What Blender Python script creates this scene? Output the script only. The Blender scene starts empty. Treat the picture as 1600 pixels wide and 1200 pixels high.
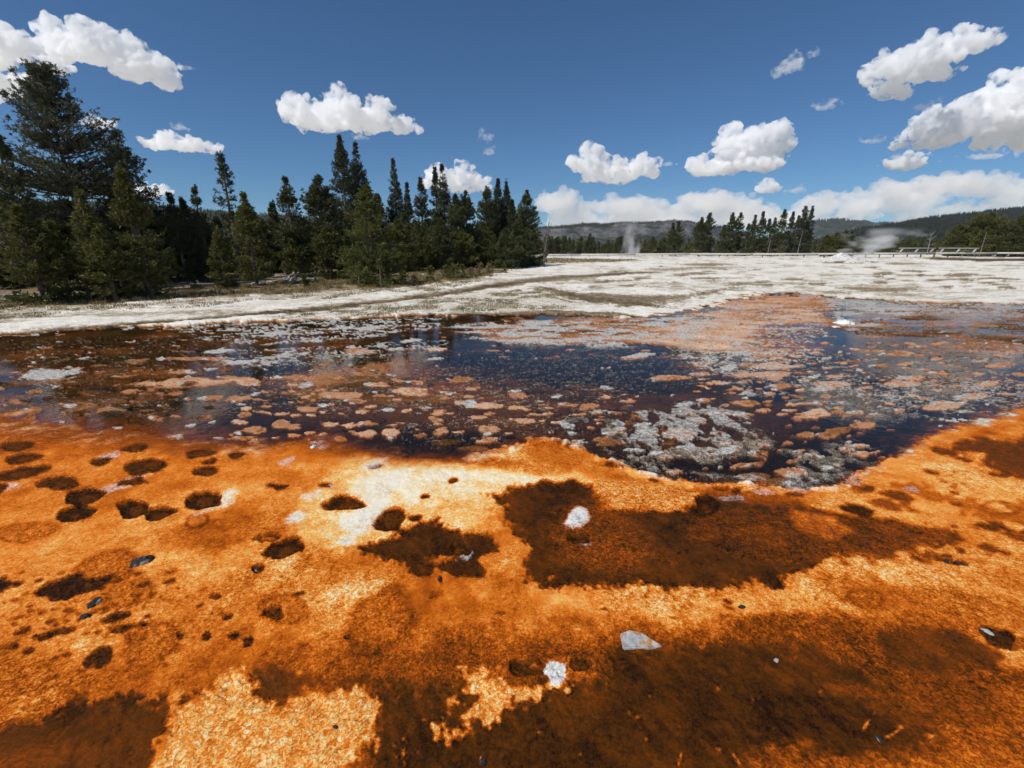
import bpy, bmesh, math, random, time
import numpy as np
from mathutils import Vector, Matrix, noise as mnoise
random.seed(7)
RNG = np.random.default_rng(11)
S = bpy.context.scene
COL = S.collection
T0 = time.time()

# ------------------------------------------------------------------ camera
F, CX, CY = 700.0, 800.0, 600.0
CAMH = 2.0
PITCH = math.atan((600.0 - 388.0) / F)
CP, SP = math.cos(PITCH), math.sin(PITCH)
cam = bpy.data.cameras.new('camera'); cam.sensor_width = 36.0; cam.lens = 36.0 * F / 1600.0
cam.clip_start = 0.05; cam.clip_end = 40000
camo = bpy.data.objects.new('camera', cam); COL.objects.link(camo)
camo.location = (0, 0, CAMH); camo.rotation_euler = (math.pi / 2 - PITCH, 0, 0)
S.camera = camo

def ray(px, py):
    u, v = (px - CX) / F, (CY - py) / F
    return (u, CP + v * SP, -SP + v * CP)
def P(px, py, z=0.0):
    """ground point seen along a direction (used to measure the site)"""
    d = ray(px, py); k = (z - CAMH) / d[2]
    return (d[0] * k, d[1] * k)
def at(px, py, Y):
    """point in the direction px,py at forward distance Y -> x, y, z"""
    d = ray(px, py); k = Y / d[1]
    return (d[0] * k, Y, CAMH + d[2] * k)

# ------------------------------------------------------------------ helpers
def tag(o, label=None, cat=None, group=None, kind=None):
    if label: o['label'] = label
    if cat: o['category'] = cat
    if group: o['group'] = group
    if kind: o['kind'] = kind
    return o
def empty(name, loc, rz=0.0):
    o = bpy.data.objects.new(name, None); COL.objects.link(o)
    o.location = loc; o.rotation_euler = (0, 0, rz); o.empty_display_size = 0.2
    return o
def mesh_obj(name, verts, faces, mat, parent=None, smooth=False):
    """verts (n,3); faces: list of (m,k) int arrays"""
    me = bpy.data.meshes.new(name)
    verts = np.asarray(verts, dtype=np.float32)
    faces = [np.asarray(f, dtype=np.int32) for f in faces if len(f)]
    me.vertices.add(len(verts)); me.vertices.foreach_set('co', verts.ravel())
    loops = np.concatenate([f.ravel() for f in faces]); sizes = np.concatenate([np.full(len(f), f.shape[1], np.int32) for f in faces])
    starts = np.concatenate([[0], np.cumsum(sizes)[:-1]]).astype(np.int32)
    me.loops.add(len(loops)); me.loops.foreach_set('vertex_index', loops)
    me.polygons.add(len(sizes)); me.polygons.foreach_set('loop_start', starts); me.polygons.foreach_set('loop_total', sizes)
    if smooth: me.polygons.foreach_set('use_smooth', np.ones(len(sizes), dtype=bool))
    me.update(calc_edges=True); me.validate()
    if mat: me.materials.append(mat)
    o = bpy.data.objects.new(name, me); COL.objects.link(o)
    if parent: o.parent = parent
    return o
class MB:
    """collects boxes, tubes, lumps into one mesh"""
    def __init__(s): s.v = []; s.q = []; s.t = []; s.n = 0
    def add(s, v, q=None, t=None):
        v = np.asarray(v, float)
        if q is not None and len(q): s.q.append(np.asarray(q) + s.n)
        if t is not None and len(t): s.t.append(np.asarray(t) + s.n)
        s.v.append(v); s.n += len(v)
    def box(s, c, d, x, y, z):
        """c centre, d half sizes, axes x,y,z"""
        x, y, z = [np.asarray(a, float) for a in (x, y, z)]; c = np.asarray(c, float)
        v = [c + i * d[0] * x + j * d[1] * y + k * d[2] * z for i in (-1, 1) for j in (-1, 1) for k in (-1, 1)]
        s.add(v, [(0, 1, 3, 2), (4, 6, 7, 5), (0, 4, 5, 1), (2, 3, 7, 6), (0, 2, 6, 4), (1, 5, 7, 3)])
    def tube(s, pts, rad, k=6, jit=0.0, rng=None):
        pts = np.asarray(pts, float); n = len(pts); vs = []
        d = np.gradient(pts, axis=0); d /= np.linalg.norm(d, axis=1)[:, None] + 1e-9
        ref = np.array([0, 0, 1.0]) if abs(d[0][2]) < 0.8 else np.array([1.0, 0, 0])
        for i in range(n):
            a = np.cross(d[i], ref); a /= np.linalg.norm(a) + 1e-9; b = np.cross(d[i], a)
            for j in range(k):
                r = rad[i] * (1 + (jit * (rng.random() - .5) if rng is not None else 0)); an = 2 * math.pi * j / k
                vs.append(pts[i] + r * (math.cos(an) * a + math.sin(an) * b))
        q = [(i * k + j, i * k + (j + 1) % k, (i + 1) * k + (j + 1) % k, (i + 1) * k + j) for i in range(n - 1) for j in range(k)]
        vs.append(pts[0]); vs.append(pts[-1])
        t = [(n * k, (j + 1) % k, j) for j in range(k)] + [(n * k + 1, (n - 1) * k + j, (n - 1) * k + (j + 1) % k) for j in range(k)]
        s.add(vs, q, t)
    def build(s, name, mat, parent=None, smooth=False):
        f = []
        if s.q: f.append(np.concatenate(s.q))
        if s.t: f.append(np.concatenate(s.t))
        return mesh_obj(name, np.concatenate(s.v), f, mat, parent, smooth)

# ---- numpy value noise
def _h(ix, iy, seed):
    h = (ix * 374761393 + iy * 668265263 + seed * 974711) & 0xffffffff
    h = ((h ^ (h >> 13)) * 1274126177) & 0xffffffff
    return ((h ^ (h >> 16)) & 0xffff) / 65535.0
def vnoise(x, y, seed=0):
    xf, yf = np.floor(x), np.floor(y); ix, iy = xf.astype(np.int64), yf.astype(np.int64)
    u, v = x - xf, y - yf; u = u * u * u * (u * (u * 6 - 15) + 10); v = v * v * v * (v * (v * 6 - 15) + 10)
    a, b, c, d = _h(ix, iy, seed), _h(ix + 1, iy, seed), _h(ix, iy + 1, seed), _h(ix + 1, iy + 1, seed)
    return (a + (b - a) * u) * (1 - v) + (c + (d - c) * u) * v
def fbm(x, y, freq, octs=4, seed=0, gain=0.5):
    """about -1..1"""
    s = np.zeros_like(x); amp = 1.0; tot = 0; cx, cy = x * freq, y * freq
    for i in range(octs):
        s += amp * (vnoise(cx, cy, seed + i * 17) * 2 - 1); tot += amp * 0.62
        cx, cy = (cx * 0.8 - cy * 0.6) * 2.03 + 3.1, (cx * 0.6 + cy * 0.8) * 2.03 + 1.7; amp *= gain
    return s / tot
def sstep(a, b, x):
    t = np.clip((x - a) / (b - a), 0, 1); return t * t * (3 - 2 * t)
def sdpoly(x, y, pts):
    """signed distance, negative inside"""
    pts = np.asarray(pts, float); n = len(pts)
    d = np.full(x.shape, 1e18); ins = np.zeros(x.shape, bool)
    for i in range(n):
        a, b = pts[i], pts[(i + 1) % n]; e = b - a
        wx, wy = x - a[0], y - a[1]
        t = np.clip((wx * e[0] + wy * e[1]) / (e @ e + 1e-12), 0, 1)
        d = np.minimum(d, (wx - t * e[0]) ** 2 + (wy - t * e[1]) ** 2)
        c = (a[1] > y) != (b[1] > y)
        with np.errstate(divide='ignore', invalid='ignore'):
            xx = a[0] + (y - a[1]) * e[0] / (e[1] if abs(e[1]) > 1e-12 else 1e-12)
        ins ^= c & (x < xx)
    return np.where(ins, -1, 1) * np.sqrt(d)
def sdline(x, y, pts):
    d = np.full(x.shape, 1e18)
    for a, b in zip(pts[:-1], pts[1:]):
        a, b = np.asarray(a), np.asarray(b); e = b - a; wx, wy = x - a[0], y - a[1]
        t = np.clip((wx * e[0] + wy * e[1]) / (e @ e + 1e-12), 0, 1)
        d = np.minimum(d, (wx - t * e[0]) ** 2 + (wy - t * e[1]) ** 2)
    return np.sqrt(d)

# ------------------------------------------------------------------ materials
def new_mat(name):
    m = bpy.data.materials.new(name); m.use_nodes = True; nt = m.node_tree; nt.nodes.clear()
    out = nt.nodes.new('ShaderNodeOutputMaterial'); return m, nt, out
def N(nt, typ, ins=None, **kw):
    n = nt.nodes.new(typ)
    for k, v in kw.items(): setattr(n, k, v)
    for k, v in (ins or {}).items():
        if isinstance(v, bpy.types.NodeSocket): nt.links.new(v, n.inputs[k])
        else: n.inputs[k].default_value = v
    return n
def math_(nt, op, a, b=0.0, c=None, clamp=False):
    ins = {0: a, 1: b}
    if c is not None: ins[2] = c
    n = N(nt, 'ShaderNodeMath', ins, operation=op, use_clamp=clamp); return n.outputs[0]
def mixc(nt, f, a, b, mode='MIX'):
    n = nt.nodes.new('ShaderNodeMix'); n.data_type = 'RGBA'; n.blend_type = mode
    for k, v in ((0, f), (6, a), (7, b)):
        if isinstance(v, bpy.types.NodeSocket): nt.links.new(v, n.inputs[k])
        else: n.inputs[k].default_value = v if k == 0 else (*v[:3], 1)
    return n.outputs[2]
def ramp(nt, fac, stops, interp='LINEAR'):
    n = nt.nodes.new('ShaderNodeValToRGB'); cr = n.color_ramp; cr.interpolation = interp
    while len(cr.elements) > 1: cr.elements.remove(cr.elements[-1])
    cr.elements[0].position = stops[0][0]; cr.elements[0].color = (*stops[0][1], 1)
    for p, c in stops[1:]:
        e = cr.elements.new(p); e.color = (*c, 1)
    nt.links.new(fac, n.inputs[0]); return n.outputs[0]
def tnoise(nt, vec, scale, detail=3.0, rough=0.55, out=0):
    return N(nt, 'ShaderNodeTexNoise', {'Vector': vec, 'Scale': scale, 'Detail': detail, 'Roughness': rough}).outputs[out]
def vary_mat(name, c0, c1, scale, rough=0.85, c2=None, scale2=None, stretch=None, bump=0.0, bscale=None, rnd=0.0, transl=None):
    """two/three tone noise material in object space"""
    m, nt, out = new_mat(name)
    vec = N(nt, 'ShaderNodeTexCoord').outputs['Object']
    if stretch: vec = N(nt, 'ShaderNodeMapping', {'Vector': vec, 'Scale': stretch}).outputs[0]
    f = N(nt, 'ShaderNodeMapRange', {0: tnoise(nt, vec, scale), 1: 0.32, 2: 0.68}).outputs[0]
    col = mixc(nt, f, c0, c1)
    if c2:
        f2 = N(nt, 'ShaderNodeMapRange', {0: tnoise(nt, vec, scale2 or scale * 5), 1: 0.5, 2: 0.66}).outputs[0]
        col = mixc(nt, f2, col, c2)
    if rnd:
        r = N(nt, 'ShaderNodeObjectInfo').outputs['Random']
        k = N(nt, 'ShaderNodeMapRange', {0: r, 3: 1 - rnd, 4: 1 + rnd}).outputs[0]
        col = mixc(nt, 1.0, col, N(nt, 'ShaderNodeCombineXYZ', {0: k, 1: k, 2: k}).outputs[0], 'MULTIPLY')
    b = N(nt, 'ShaderNodeBsdfPrincipled', {'Base Color': col, 'Roughness': rough, 'Specular IOR Level': 0.3})
    if bump:
        bn = N(nt, 'ShaderNodeBump', {'Height': tnoise(nt, vec, bscale or scale * 3, 5), 'Strength': 1.0, 'Distance': bump})
        nt.links.new(bn.outputs[0], b.inputs['Normal'])
    sh = b.outputs[0]
    if transl:
        tr = N(nt, 'ShaderNodeBsdfTranslucent', {'Color': col}).outputs[0]
        sh = N(nt, 'ShaderNodeMixShader', {0: transl, 1: sh, 2: tr}).outputs[0]
    nt.links.new(sh, out.inputs[0]); return m

# ------------------------------------------------------------------ ground: layout of the site
def WP(pts): return [P(p[0], p[1]) if len(p) == 2 else (p[0], p[1]) for p in pts]
LOWER = [(-700, 660), (-200, 650), (0, 655), (90, 668), (180, 676), (260, 684), (330, 692), (420, 694), (490, 684), (560, 702), (640, 716), (720, 716), (780, 702), (830, 686), (880, 690),
         (930, 712), (1000, 738), (1050, 750), (1110, 756), (1180, 756), (1260, 768), (1310, 756), (1340, 738), (1400, 712), (1450, 684), (1500, 666), (1560, 652), (1600, 642), (1700, 622), (1900, 605), (2400, 590)]
UPPER = [(2400, 492), (1900, 484), (1600, 476), (1400, 471), (1300, 466), (1250, 457), (1200, 457), (1150, 467), (1110, 479), (1060, 487), (1000, 496), (900, 494), (830, 492), (700, 494), (600, 495),
         (560, 499), (400, 502), (290, 512), (250, 507), (130, 516), (0, 522), (-300, 530), (-700, 540)]
poolW = WP(LOWER + UPPER)
fgW = WP(LOWER) + [(9, -8), (-9, -8)]

xs = np.arange(-1.42, 1.4201, 0.0021)
azf = np.arctan(xs)
side = np.linspace(azf[-1], 2 * math.pi + azf[0], 190)[1:-1]
AZ = np.concatenate([azf, side]); NC = len(AZ)
yr = np.arange(1330, 393.5, -1.45)
dep = PITCH + np.arctan((yr - 600) / F)
rr = CAMH / np.tan(dep)
RAD = np.concatenate([[0.25, 0.45, 0.6], rr[rr > 0.7], np.geomspace(rr[-1] * 1.08, 9000, 36)])
NR = len(RAD)
# straight rows: radius scaled so that rows are lines of equal forward distance in front
scale_f = 1.0 / np.maximum(np.cos(AZ), 0.55)
R2 = RAD[:, None] * scale_f[None, :]
X = (R2 * np.sin(AZ)[None, :]).ravel(); Y = (R2 * np.cos(AZ)[None, :]).ravel()
NV = len(X)
dist = np.hypot(X, Y)

sd_fg = sdpoly(X, Y, fgW); sd_pool = sdpoly(X, Y, poolW)
n_a = fbm(X, Y, 0.9, 4, 1); n_b = fbm(X, Y, 3.2, 4, 2); n_c = fbm(X, Y, 11.0, 3, 3); n_d = fbm(X, Y, 34.0, 2, 4, 0.7)
n_e = fbm(X, Y, 0.22, 4, 5); n_f = fbm(X, Y, 0.07, 3, 6)
edge = 0.55 * n_b + 0.45 * n_c           # general raggedness
T = np.zeros(NV); AMP = np.zeros(NV); G = np.zeros(NV); Z = np.zeros(NV); WET = np.zeros(NV)
soft_sh = np.clip(dist * 0.012, 0.055, 0.4) + 0.34 * sstep(0.9, -1.3, X) * (dist < 9)
w_fg = sstep(1, -1, (sd_fg + (0.08 * edge + 0.02 * n_d) * np.clip(dist, 1, 6) / 3) / soft_sh)
w_pool = sstep(1, -1, (sd_pool + (0.05 * edge + 0.09 * (0.5 * n_a + 0.5 * n_b) * sstep(5, 9, dist)) * np.clip(dist, 1, 30) / 3) / soft_sh)
w_pool = np.minimum(w_pool, 1 - w_fg)
w_far = np.clip(1 - w_fg - w_pool, 0, 1)

def subset(pts, m):
    pts = np.asarray(pts); lo, hi = pts.min(0) - m, pts.max(0) + m
    return np.nonzero((X > lo[0]) & (X < hi[0]) & (Y > lo[1]) & (Y < hi[1]))[0]
def pool_flat(z):
    z = np.clip(z, -0.045, 0.05); return np.where(z > 0, 0.0045 * (1 - np.exp(-z / 0.012)), z)
def zone(pts, soft, rag, val=None, amp=None, g=None, wet=None, dz=None, k=1.0, coarse=0.0, speck=0.0):
    w = WP(pts); i = subset(w, soft * 3 + rag * 2 + 0.1)
    if not len(i): return None
    sd = sdpoly(X[i], Y[i], w) + rag * edge[i] + coarse * n_a[i] + speck * n_d[i]
    m = sstep(soft, -soft, sd) * k
    if val is not None: T[i] += (val - T[i]) * m
    if amp is not None: AMP[i] += (amp - AMP[i]) * m
    if g is not None: G[i] += (g - G[i]) * m
    if wet is not None: WET[i] += (wet - WET[i]) * m
    if dz is not None: Z[i] += dz * m
    return i, m
def ell(px, py, rx, ry, ang=0.0):
    c = np.array(P(px, py)); ca, sa = math.cos(ang), math.sin(ang)
    a = (np.array(P(px + rx * ca, py - rx * sa)) - np.array(P(px - rx * ca, py + rx * sa))) / 2
    b = (np.array(P(px + ry * sa, py + ry * ca)) - np.array(P(px - ry * sa, py - ry * ca))) / 2
    return c, a, b
def blob(px, py, rx, ry, ang=0.0, rag=0.25, soft=0.15, val=None, amp=None, g=None, wet=None, dz=None, k=1.0, rim=None, wob=None, speck=0.0):
    """elliptic patch on the ground; rim=(dz, dT)"""
    c, a, b = ell(px, py, rx, ry, ang); M = np.linalg.inv(np.array([a, b]).T)
    ext = np.abs(a) + np.abs(b)
    i = np.nonzero((np.abs(X - c[0]) < 1.9 * ext[0]) & (np.abs(Y - c[1]) < 1.9 * ext[1]))[0]
    if not len(i): return None
    dx, dy = X[i] - c[0], Y[i] - c[1]; u, v = M[0, 0] * dx + M[0, 1] * dy, M[1, 0] * dx + M[1, 1] * dy
    sz = max(np.hypot(*a), np.hypot(*b))
    w = n_a[i] if sz > 0.6 else (n_b[i] if sz > 0.12 else n_c[i])
    an = np.arctan2(v, u); ph = (px * 1.7 + py * 2.9) % 6.28
    rho = np.hypot(u, v) * (1 + 0.07 * np.sin(2 * an + ph) + 0.05 * np.sin(3 * an + 2.3 * ph)) + rag * (0.6 * w + 0.4 * n_c[i]) + speck * n_d[i]
    m = sstep(1 + soft, 1 - soft, rho) * k
    if val is not None: T[i] += (val - T[i]) * m
    if amp is not None: AMP[i] += (amp - AMP[i]) * m
    if g is not None: G[i] += (g - G[i]) * m
    if wet is not None: WET[i] += (wet - WET[i]) * m
    if dz is not None: Z[i] += dz * m
    if rim is not None:
        r = np.exp(-((rho - 1.0) / 0.16) ** 2); Z[i] += rim[0] * r; T[i] += rim[1] * r
    return i, m

# ---------- far sinter flat and bank -------------------------------------------------
FAR_T = 0.87 + 0.06 * n_e + 0.12 * n_b * sstep(60, 12, dist) + 0.09 * n_a
streak = fbm(X * 0.35, Y * 1.0, 0.55, 4, 31)
FAR_T -= 0.22 * sstep(0.5, 0.85, streak) + 0.14 * sstep(0.3, 0.65, fbm(X * 0.5, Y, 1.6, 3, 37))
T += FAR_T; AMP += 0.95
Zfar = 0.035 + 0.03 * n_a + 0.05 * n_e + 0.012 * n_b
def fz(pts, soft, rag, val, k=1.0, **kw): return zone(pts, soft, rag, val=val, k=k, **kw)
# everything beyond the left bank line: forest floor / dry grass
fz([(-700, 480), (0, 468), (130, 462), (300, 450), (420, 440), (520, 436), (600, 432), (700, 425), (770, 418), (800, 410), (840, 400), (-700, 394)], 1.2, 0.8, 0.36, amp=0.4)
fz([(-700, 520), (-200, 497), (0, 487), (130, 478), (300, 468), (480, 458), (640, 449), (750, 437), (770, 428), (700, 428), (520, 438), (300, 452), (0, 472), (-700, 490)], 0.7, 1.0, 0.40, k=0.97, amp=0.45, coarse=0.4)
fz([(-700, 530), (0, 497), (130, 489), (300, 477), (480, 464), (660, 452), (770, 440), (750, 437), (640, 449), (480, 458), (300, 468), (130, 478), (0, 487), (-700, 520)], 0.5, 1.0, 0.60, k=0.8, amp=0.9, coarse=0.5)
fz([(420, 500), (560, 480), (700, 464), (860, 452), (900, 462), (860, 484), (700, 492), (560, 498)], 0.5, 0.6, 0.70, k=0.8, amp=1.2)
fz([(-700, 470), (0, 458), (200, 452), (330, 442), (450, 432), (600, 420), (760, 410), (820, 404), (820, 397), (-700, 394)], 1.5, 0.6, 0.28)
fz([(-900, 396), (700, 396), (830, 398.5), (960, 397.5), (1200, 395.6), (1500, 393.5), (1900, 393), (2400, 393), (2400, 389.2), (-900, 389.2)], 2.0, 1.0, 0.26, amp=0.5)
fz([(590, 417), (640, 414), (700, 413), (720, 416), (660, 420), (600, 422)], 1.0, 0.4, 0.66)      # dry yellow grass clearing
fz([(820, 414), (880, 411), (960, 409), (1010, 408), (960, 405), (850, 404), (780, 408)], 3.0, 1.5, 0.5)
# wet grey channel along the bank
ch = WP([(60, 519), (130, 514), (300, 501), (400, 493), (520, 481), (640, 466), (730, 453), (800, 443), (870, 434), (960, 429), (1010, 426)])
i = np.nonzero((np.abs(X) < 30) & (Y > 9) & (Y < 52))[0]
dch = sdline(X[i], Y[i], ch); wd = 0.36 + 0.036 * (Y[i] - 10)
m = sstep(1.5, 0.4, (dch + 0.25 * n_b[i]) / wd)
T[i] += (0.27 - T[i]) * m * 0.95; Zfar[i] -= 0.03 * m; WET[i] += 0.5 * m
m = sstep(1.2, 0.3, (dch + 0.15 * n_b[i] - 0.25 * n_a[i]) / (wd * 0.4)); T[i] += (0.12 - T[i]) * m * 0.8
# brown and olive stains on the flat
fz([(840, 448), (902, 458), (960, 462), (1065, 464), (1110, 455), (1165, 447), (1130, 458), (1060, 470), (1015, 481), (965, 474), (900, 468), (865, 461)], 0.5, 0.7, 0.33, k=0.95, wet=.4)
fz([(880, 460), (940, 466), (1010, 476), (1060, 478), (980, 481), (920, 472)], 0.3, 0.4, 0.20, k=0.8)
fz([(600, 497), (760, 488), (860, 486), (960, 489), (1000, 496), (900, 496), (800, 494), (700, 496)], 0.2, 0.35, 0.30, k=0.9)
fz([(800, 440), (850, 434), (940, 430), (930, 437), (850, 443)], 0.6, 0.6, 0.35, k=0.8)
fz([(1010, 422), (1090, 417), (1180, 417), (1100, 421), (1040, 425)], 1.6, 1.0, 0.42, k=0.9)
fz([(1050, 413), (1120, 411), (1150, 414), (1100, 416)], 1.6, 1.0, 0.30, k=0.8)
fz([(1300, 448), (1380, 450), (1440, 449), (1410, 456), (1350, 457)], 0.5, 0.4, 0.36, k=0.9)
fz([(1440, 403), (1600, 404), (1800, 404), (1800, 408), (1600, 409), (1460, 407)], 1.5, 0.8, 0.12, k=0.9)
fz([(1380, 411), (1440, 412), (1430, 415), (1390, 414)], 1.0, 0.5, 0.45, k=0.9)
fz([(1280, 408), (1350, 408), (1345, 411), (1285, 411)], 1.0, 0.4, 0.15, k=0.8)
for (px, py, rx, ry) in [(1380, 428, 16, 2), (1430, 425, 22, 2), (1500, 430, 26, 2.2), (1560, 436, 30, 3), (1460, 438, 14, 2), (1375, 442, 14, 2), (1570, 451, 16, 2), (1480, 449, 9, 1.8),
                         (1090, 428, 22, 2), (1060, 430, 12, 1.5), (1240, 437, 16, 1.8), (1110, 436, 30, 2), (985, 447, 20, 2), (925, 440, 16, 1.6)]:
    blob(px, py, rx, ry, val=0.25, k=0.75, rag=0.7, soft=0.4)
for _ in range(150):
    px, py = random.uniform(850, 1700), random.choice([random.uniform(412, 472), random.uniform(420, 470)])
    if py > 455 and px < 1220: continue
    s_ = (py - 388) / 50
    blob(px, py, random.uniform(5, 20) * s_, random.uniform(0.7, 1.9) * s_, val=random.choice([0.2, 0.35, 0.5, 0.62]), k=random.uniform(.4, .85), rag=0.8, soft=0.5)
Zbank = 0.22 * sstep(0, 12, -sdpoly(X, Y, WP([(-700, 500), (0, 480), (300, 462), (600, 442), (770, 424), (840, 404), (830, 396), (-700, 392)])))
T_far, AMP_far, WET_far = T.copy(), AMP.copy(), WET.copy()

# ---------- pool ------------------------------------------------------------------------
T[:] = 0.155 + 0.11 * n_a + 0.11 * n_b + 0.07 * n_c; AMP[:] = 0.4; G[:] = 0; WET[:] = 0
Z[:] = -0.014 + 0.005 * n_a + 0.004 * n_b
pz = zone
# brown shelves
pz([(-400, 530), (0, 528), (280, 515), (420, 512), (560, 520), (520, 560), (360, 580), (200, 590), (0, 610), (-300, 620)], 0.5, 0.5, val=0.34, coarse=0.4, k=0.9)
pz([(380, 600), (500, 575), (640, 560), (760, 572), (820, 600), (880, 640), (860, 690), (760, 680), (620, 660), (480, 655), (390, 640)], 0.25, 0.3, val=0.37, k=0.8, dz=0.011, coarse=0.3)
pz([(420, 595), (540, 575), (680, 568), (760, 580), (640, 590), (520, 603)], 0.15, 0.3, val=0.56, k=0.5, dz=0.015, coarse=0.3)
pz([(560, 690), (640, 672), (740, 672), (800, 690), (760, 710), (640, 712)], 0.1, 0.15, val=0.08, k=0.9, dz=-0.02)
pz([(280, 610), (420, 590), (470, 640), (420, 690), (300, 680), (250, 650)], 0.2, 0.3, val=0.14, k=0.7, coarse=0.2)
pz([(800, 545), (960, 535), (1060, 560), (1110, 590), (1060, 612), (940, 610), (840, 600), (760, 570)], 0.3, 0.4, val=0.03, k=0.95, dz=-0.03, coarse=0.3)
pz([(640, 545), (820, 545), (860, 580), (780, 600), (640, 580)], 0.3, 0.4, val=0.05, k=0.8, dz=-0.02)
pz([(1120, 690), (1260, 660), (1420, 640), (1440, 670), (1370, 715), (1310, 745), (1200, 745), (1100, 735), (1000, 722), (960, 705)], 0.12, 0.2, val=0.05, k=0.9, dz=-0.02)
pz([(880, 640), (960, 620), (1100, 610), (1300, 640), (1240, 690), (1050, 700), (900, 690)], 0.2, 0.3, val=0.30, k=0.6)
# pink orange shelf reaching back to the vent
pz([(1000, 520), (1060, 500), (1110, 486), (1160, 466), (1205, 458), (1250, 458), (1300, 475), (1312, 500), (1310, 520), (1280, 545), (1200, 558), (1100, 556), (1020, 548)], 0.3, 0.5, val=0.73, amp=0.7, dz=0.030, k=0.9, coarse=0.9)
pz([(1010, 525), (1080, 505), (1180, 500), (1220, 530), (1120, 550), (1030, 545)], 0.3, 0.4, val=0.84, k=0.7, dz=0.004, coarse=0.4)
pz([(1180, 515), (1290, 505), (1300, 540), (1240, 552), (1180, 545)], 0.3, 0.4, val=0.44, k=0.8, dz=-0.02, coarse=0.5)
pz([(700, 510), (820, 498), (1000, 497), (1030, 520), (1020, 540), (900, 535), (760, 530)], 0.3, 0.5, val=0.58, amp=0.6, dz=0.028, k=0.85, coarse=0.6)
pz([(1300, 480), (1420, 470), (1600, 478), (1900, 486), (1900, 560), (1600, 560), (1420, 545), (1330, 530)], 0.6, 0.5, val=0.44, amp=0.5, k=0.85, dz=0.014, coarse=0.5)
pz([(-400, 600), (0, 590), (150, 600), (270, 640), (330, 690), (0, 690), (-400, 690)], 0.35, 0.35, val=0.40, k=0.7, dz=0.012, coarse=0.45)
pz([(1440, 690), (1520, 640), (1700, 600), (1900, 580), (1900, 640), (1600, 660)], 0.3, 0.3, val=0.55, k=0.8, dz=0.02)
pz([(600, 560), (660, 552), (700, 575), (640, 590), (580, 588)], 0.2, 0.2, val=0.55, k=0.5)
pz([(190, 600), (280, 590), (370, 592), (350, 602), (250, 607)], 0.12, 0.15, val=0.66, k=0.95, dz=0.04)
i = np.nonzero((w_pool > 0) & (Y > 5.5))[0]; sk = fbm(X[i] * .5, Y[i], 1.9, 4, 91); T[i] += 0.16 * sk; Z[i] += 0.010 * fbm(X[i] * .5, Y[i], 1.5, 4, 93)
# tan mat discs
def disc_field(n, xr, yr_, rr_, val=(0.58, 0.8), ok=None, flat=0.25, dz=0.05, seed=1):
    rg = random.Random(seed); done = []
    for _ in range(n * 14):
        if len(done) >= n: break
        px, py = rg.uniform(*xr), rg.uniform(*yr_)
        if ok and not ok(px, py): continue
        s_ = (py - 388) / 212.0; r = 0.50 * rg.uniform(*rr_) * (0.35 + 0.65 * s_)
        r *= rg.choice([0.35, 0.5, 0.7, 1, 1, 1.5])
        if any(abs(px - q[0]) < (r + q[2]) * 0.85 and abs(py - q[1]) < (r + q[2]) * 0.36 for q in done): continue
        done.append((px, py, r))
        e = flat * (0.45 + 0.7 * s_) * rg.uniform(0.6, 1.1)
        v = rg.uniform(*val)
        blob(px, py, r, max(1.1, r * e), ang=rg.uniform(-0.08, 0.12), val=v, amp=0.6, rag=0.55, soft=0.2, dz=dz * rg.uniform(.35, 1), wet=0.15, speck=0.12)
        if rg.random() < 0.4: blob(px + rg.uniform(-.3, .3) * r, py, r * 0.5, r * e * 0.5, val=v - 0.16, rag=0.8, soft=0.3, k=0.7)
        if rg.random() < 0.35: blob(px - r * 0.8, py - 0.5, r * 0.35, max(0.8, r * e * 0.4), g=0.85, rag=0.9, soft=0.25, dz=0.015)
disc_field(120, (350, 1000), (588, 690), (12, 30), seed=2, ok=lambda x, y: not (940 < x and y > 628) and not (740 < x < 1080 and y < 615))
disc_field(70, (-60, 420), (560, 655), (14, 36), seed=3, val=(0.36, 0.68))
disc_field(90, (-120, 640), (512, 590), (14, 40), seed=4, val=(0.32, 0.64), flat=0.15)
disc_field(260, (1090, 1780), (535, 650), (14, 34), seed=5, val=(0.58, 0.76), ok=lambda x, y: y < 660 - 0.16 * max(0, x - 1300))
disc_field(60, (960, 1400), (640, 745), (12, 26), seed=6, val=(0.55, 0.8), ok=lambda x, y: y < 740 - 0.9 * max(0, x - 1330))
disc_field(80, (640, 1300), (500, 560), (10, 30), seed=7, val=(0.5, 0.85), flat=0.2)
disc_field(24, (-100, 350), (600, 670), (18, 40), seed=12, val=(0.16, 0.36), dz=0.0)
for (px, py, rx, ry, v) in [(780, 711, 21, 10, 0.52), (961, 726, 16, 7, 0.78), (1038, 748, 14, 5, 0.15), (950, 692, 16, 7, 0.46), (1100, 705, 26, 8, 0.46), (530, 618, 30, 6, 0.68), (610, 676, 16, 6, 0.76),
                            (700, 690, 22, 5, 0.3), (1300, 600, 30, 5, 0.7), (1200, 585, 36, 5, 0.72), (1470, 635, 34, 6, 0.72), (1410, 600, 28, 5, 0.7), (1350, 664, 22, 6, 0.66), (1310, 672, 20, 5, 0.48), (1206, 572, 28, 5, 0.74), (1050, 590, 32, 5, 0.66),
                            (820, 658, 16, 5, 0.74), (740, 700, 24, 4, 0.3), (890, 700, 30, 8, 0.6), (850, 690, 24, 7, 0.68), (1180, 745, 26, 7, 0.42), (1215, 752, 22, 6, 0.4), (300, 560, 50, 3, 0.6), (480, 640, 18, 5, 0.66), (440, 663, 16, 7, 0.62), (560, 548, 20, 6, 0.6), (585, 578, 22, 9, 0.5)]:
    blob(px, py, rx, ry, val=v, amp=0.5, dz=0.05, rag=0.3, soft=0.12)
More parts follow.
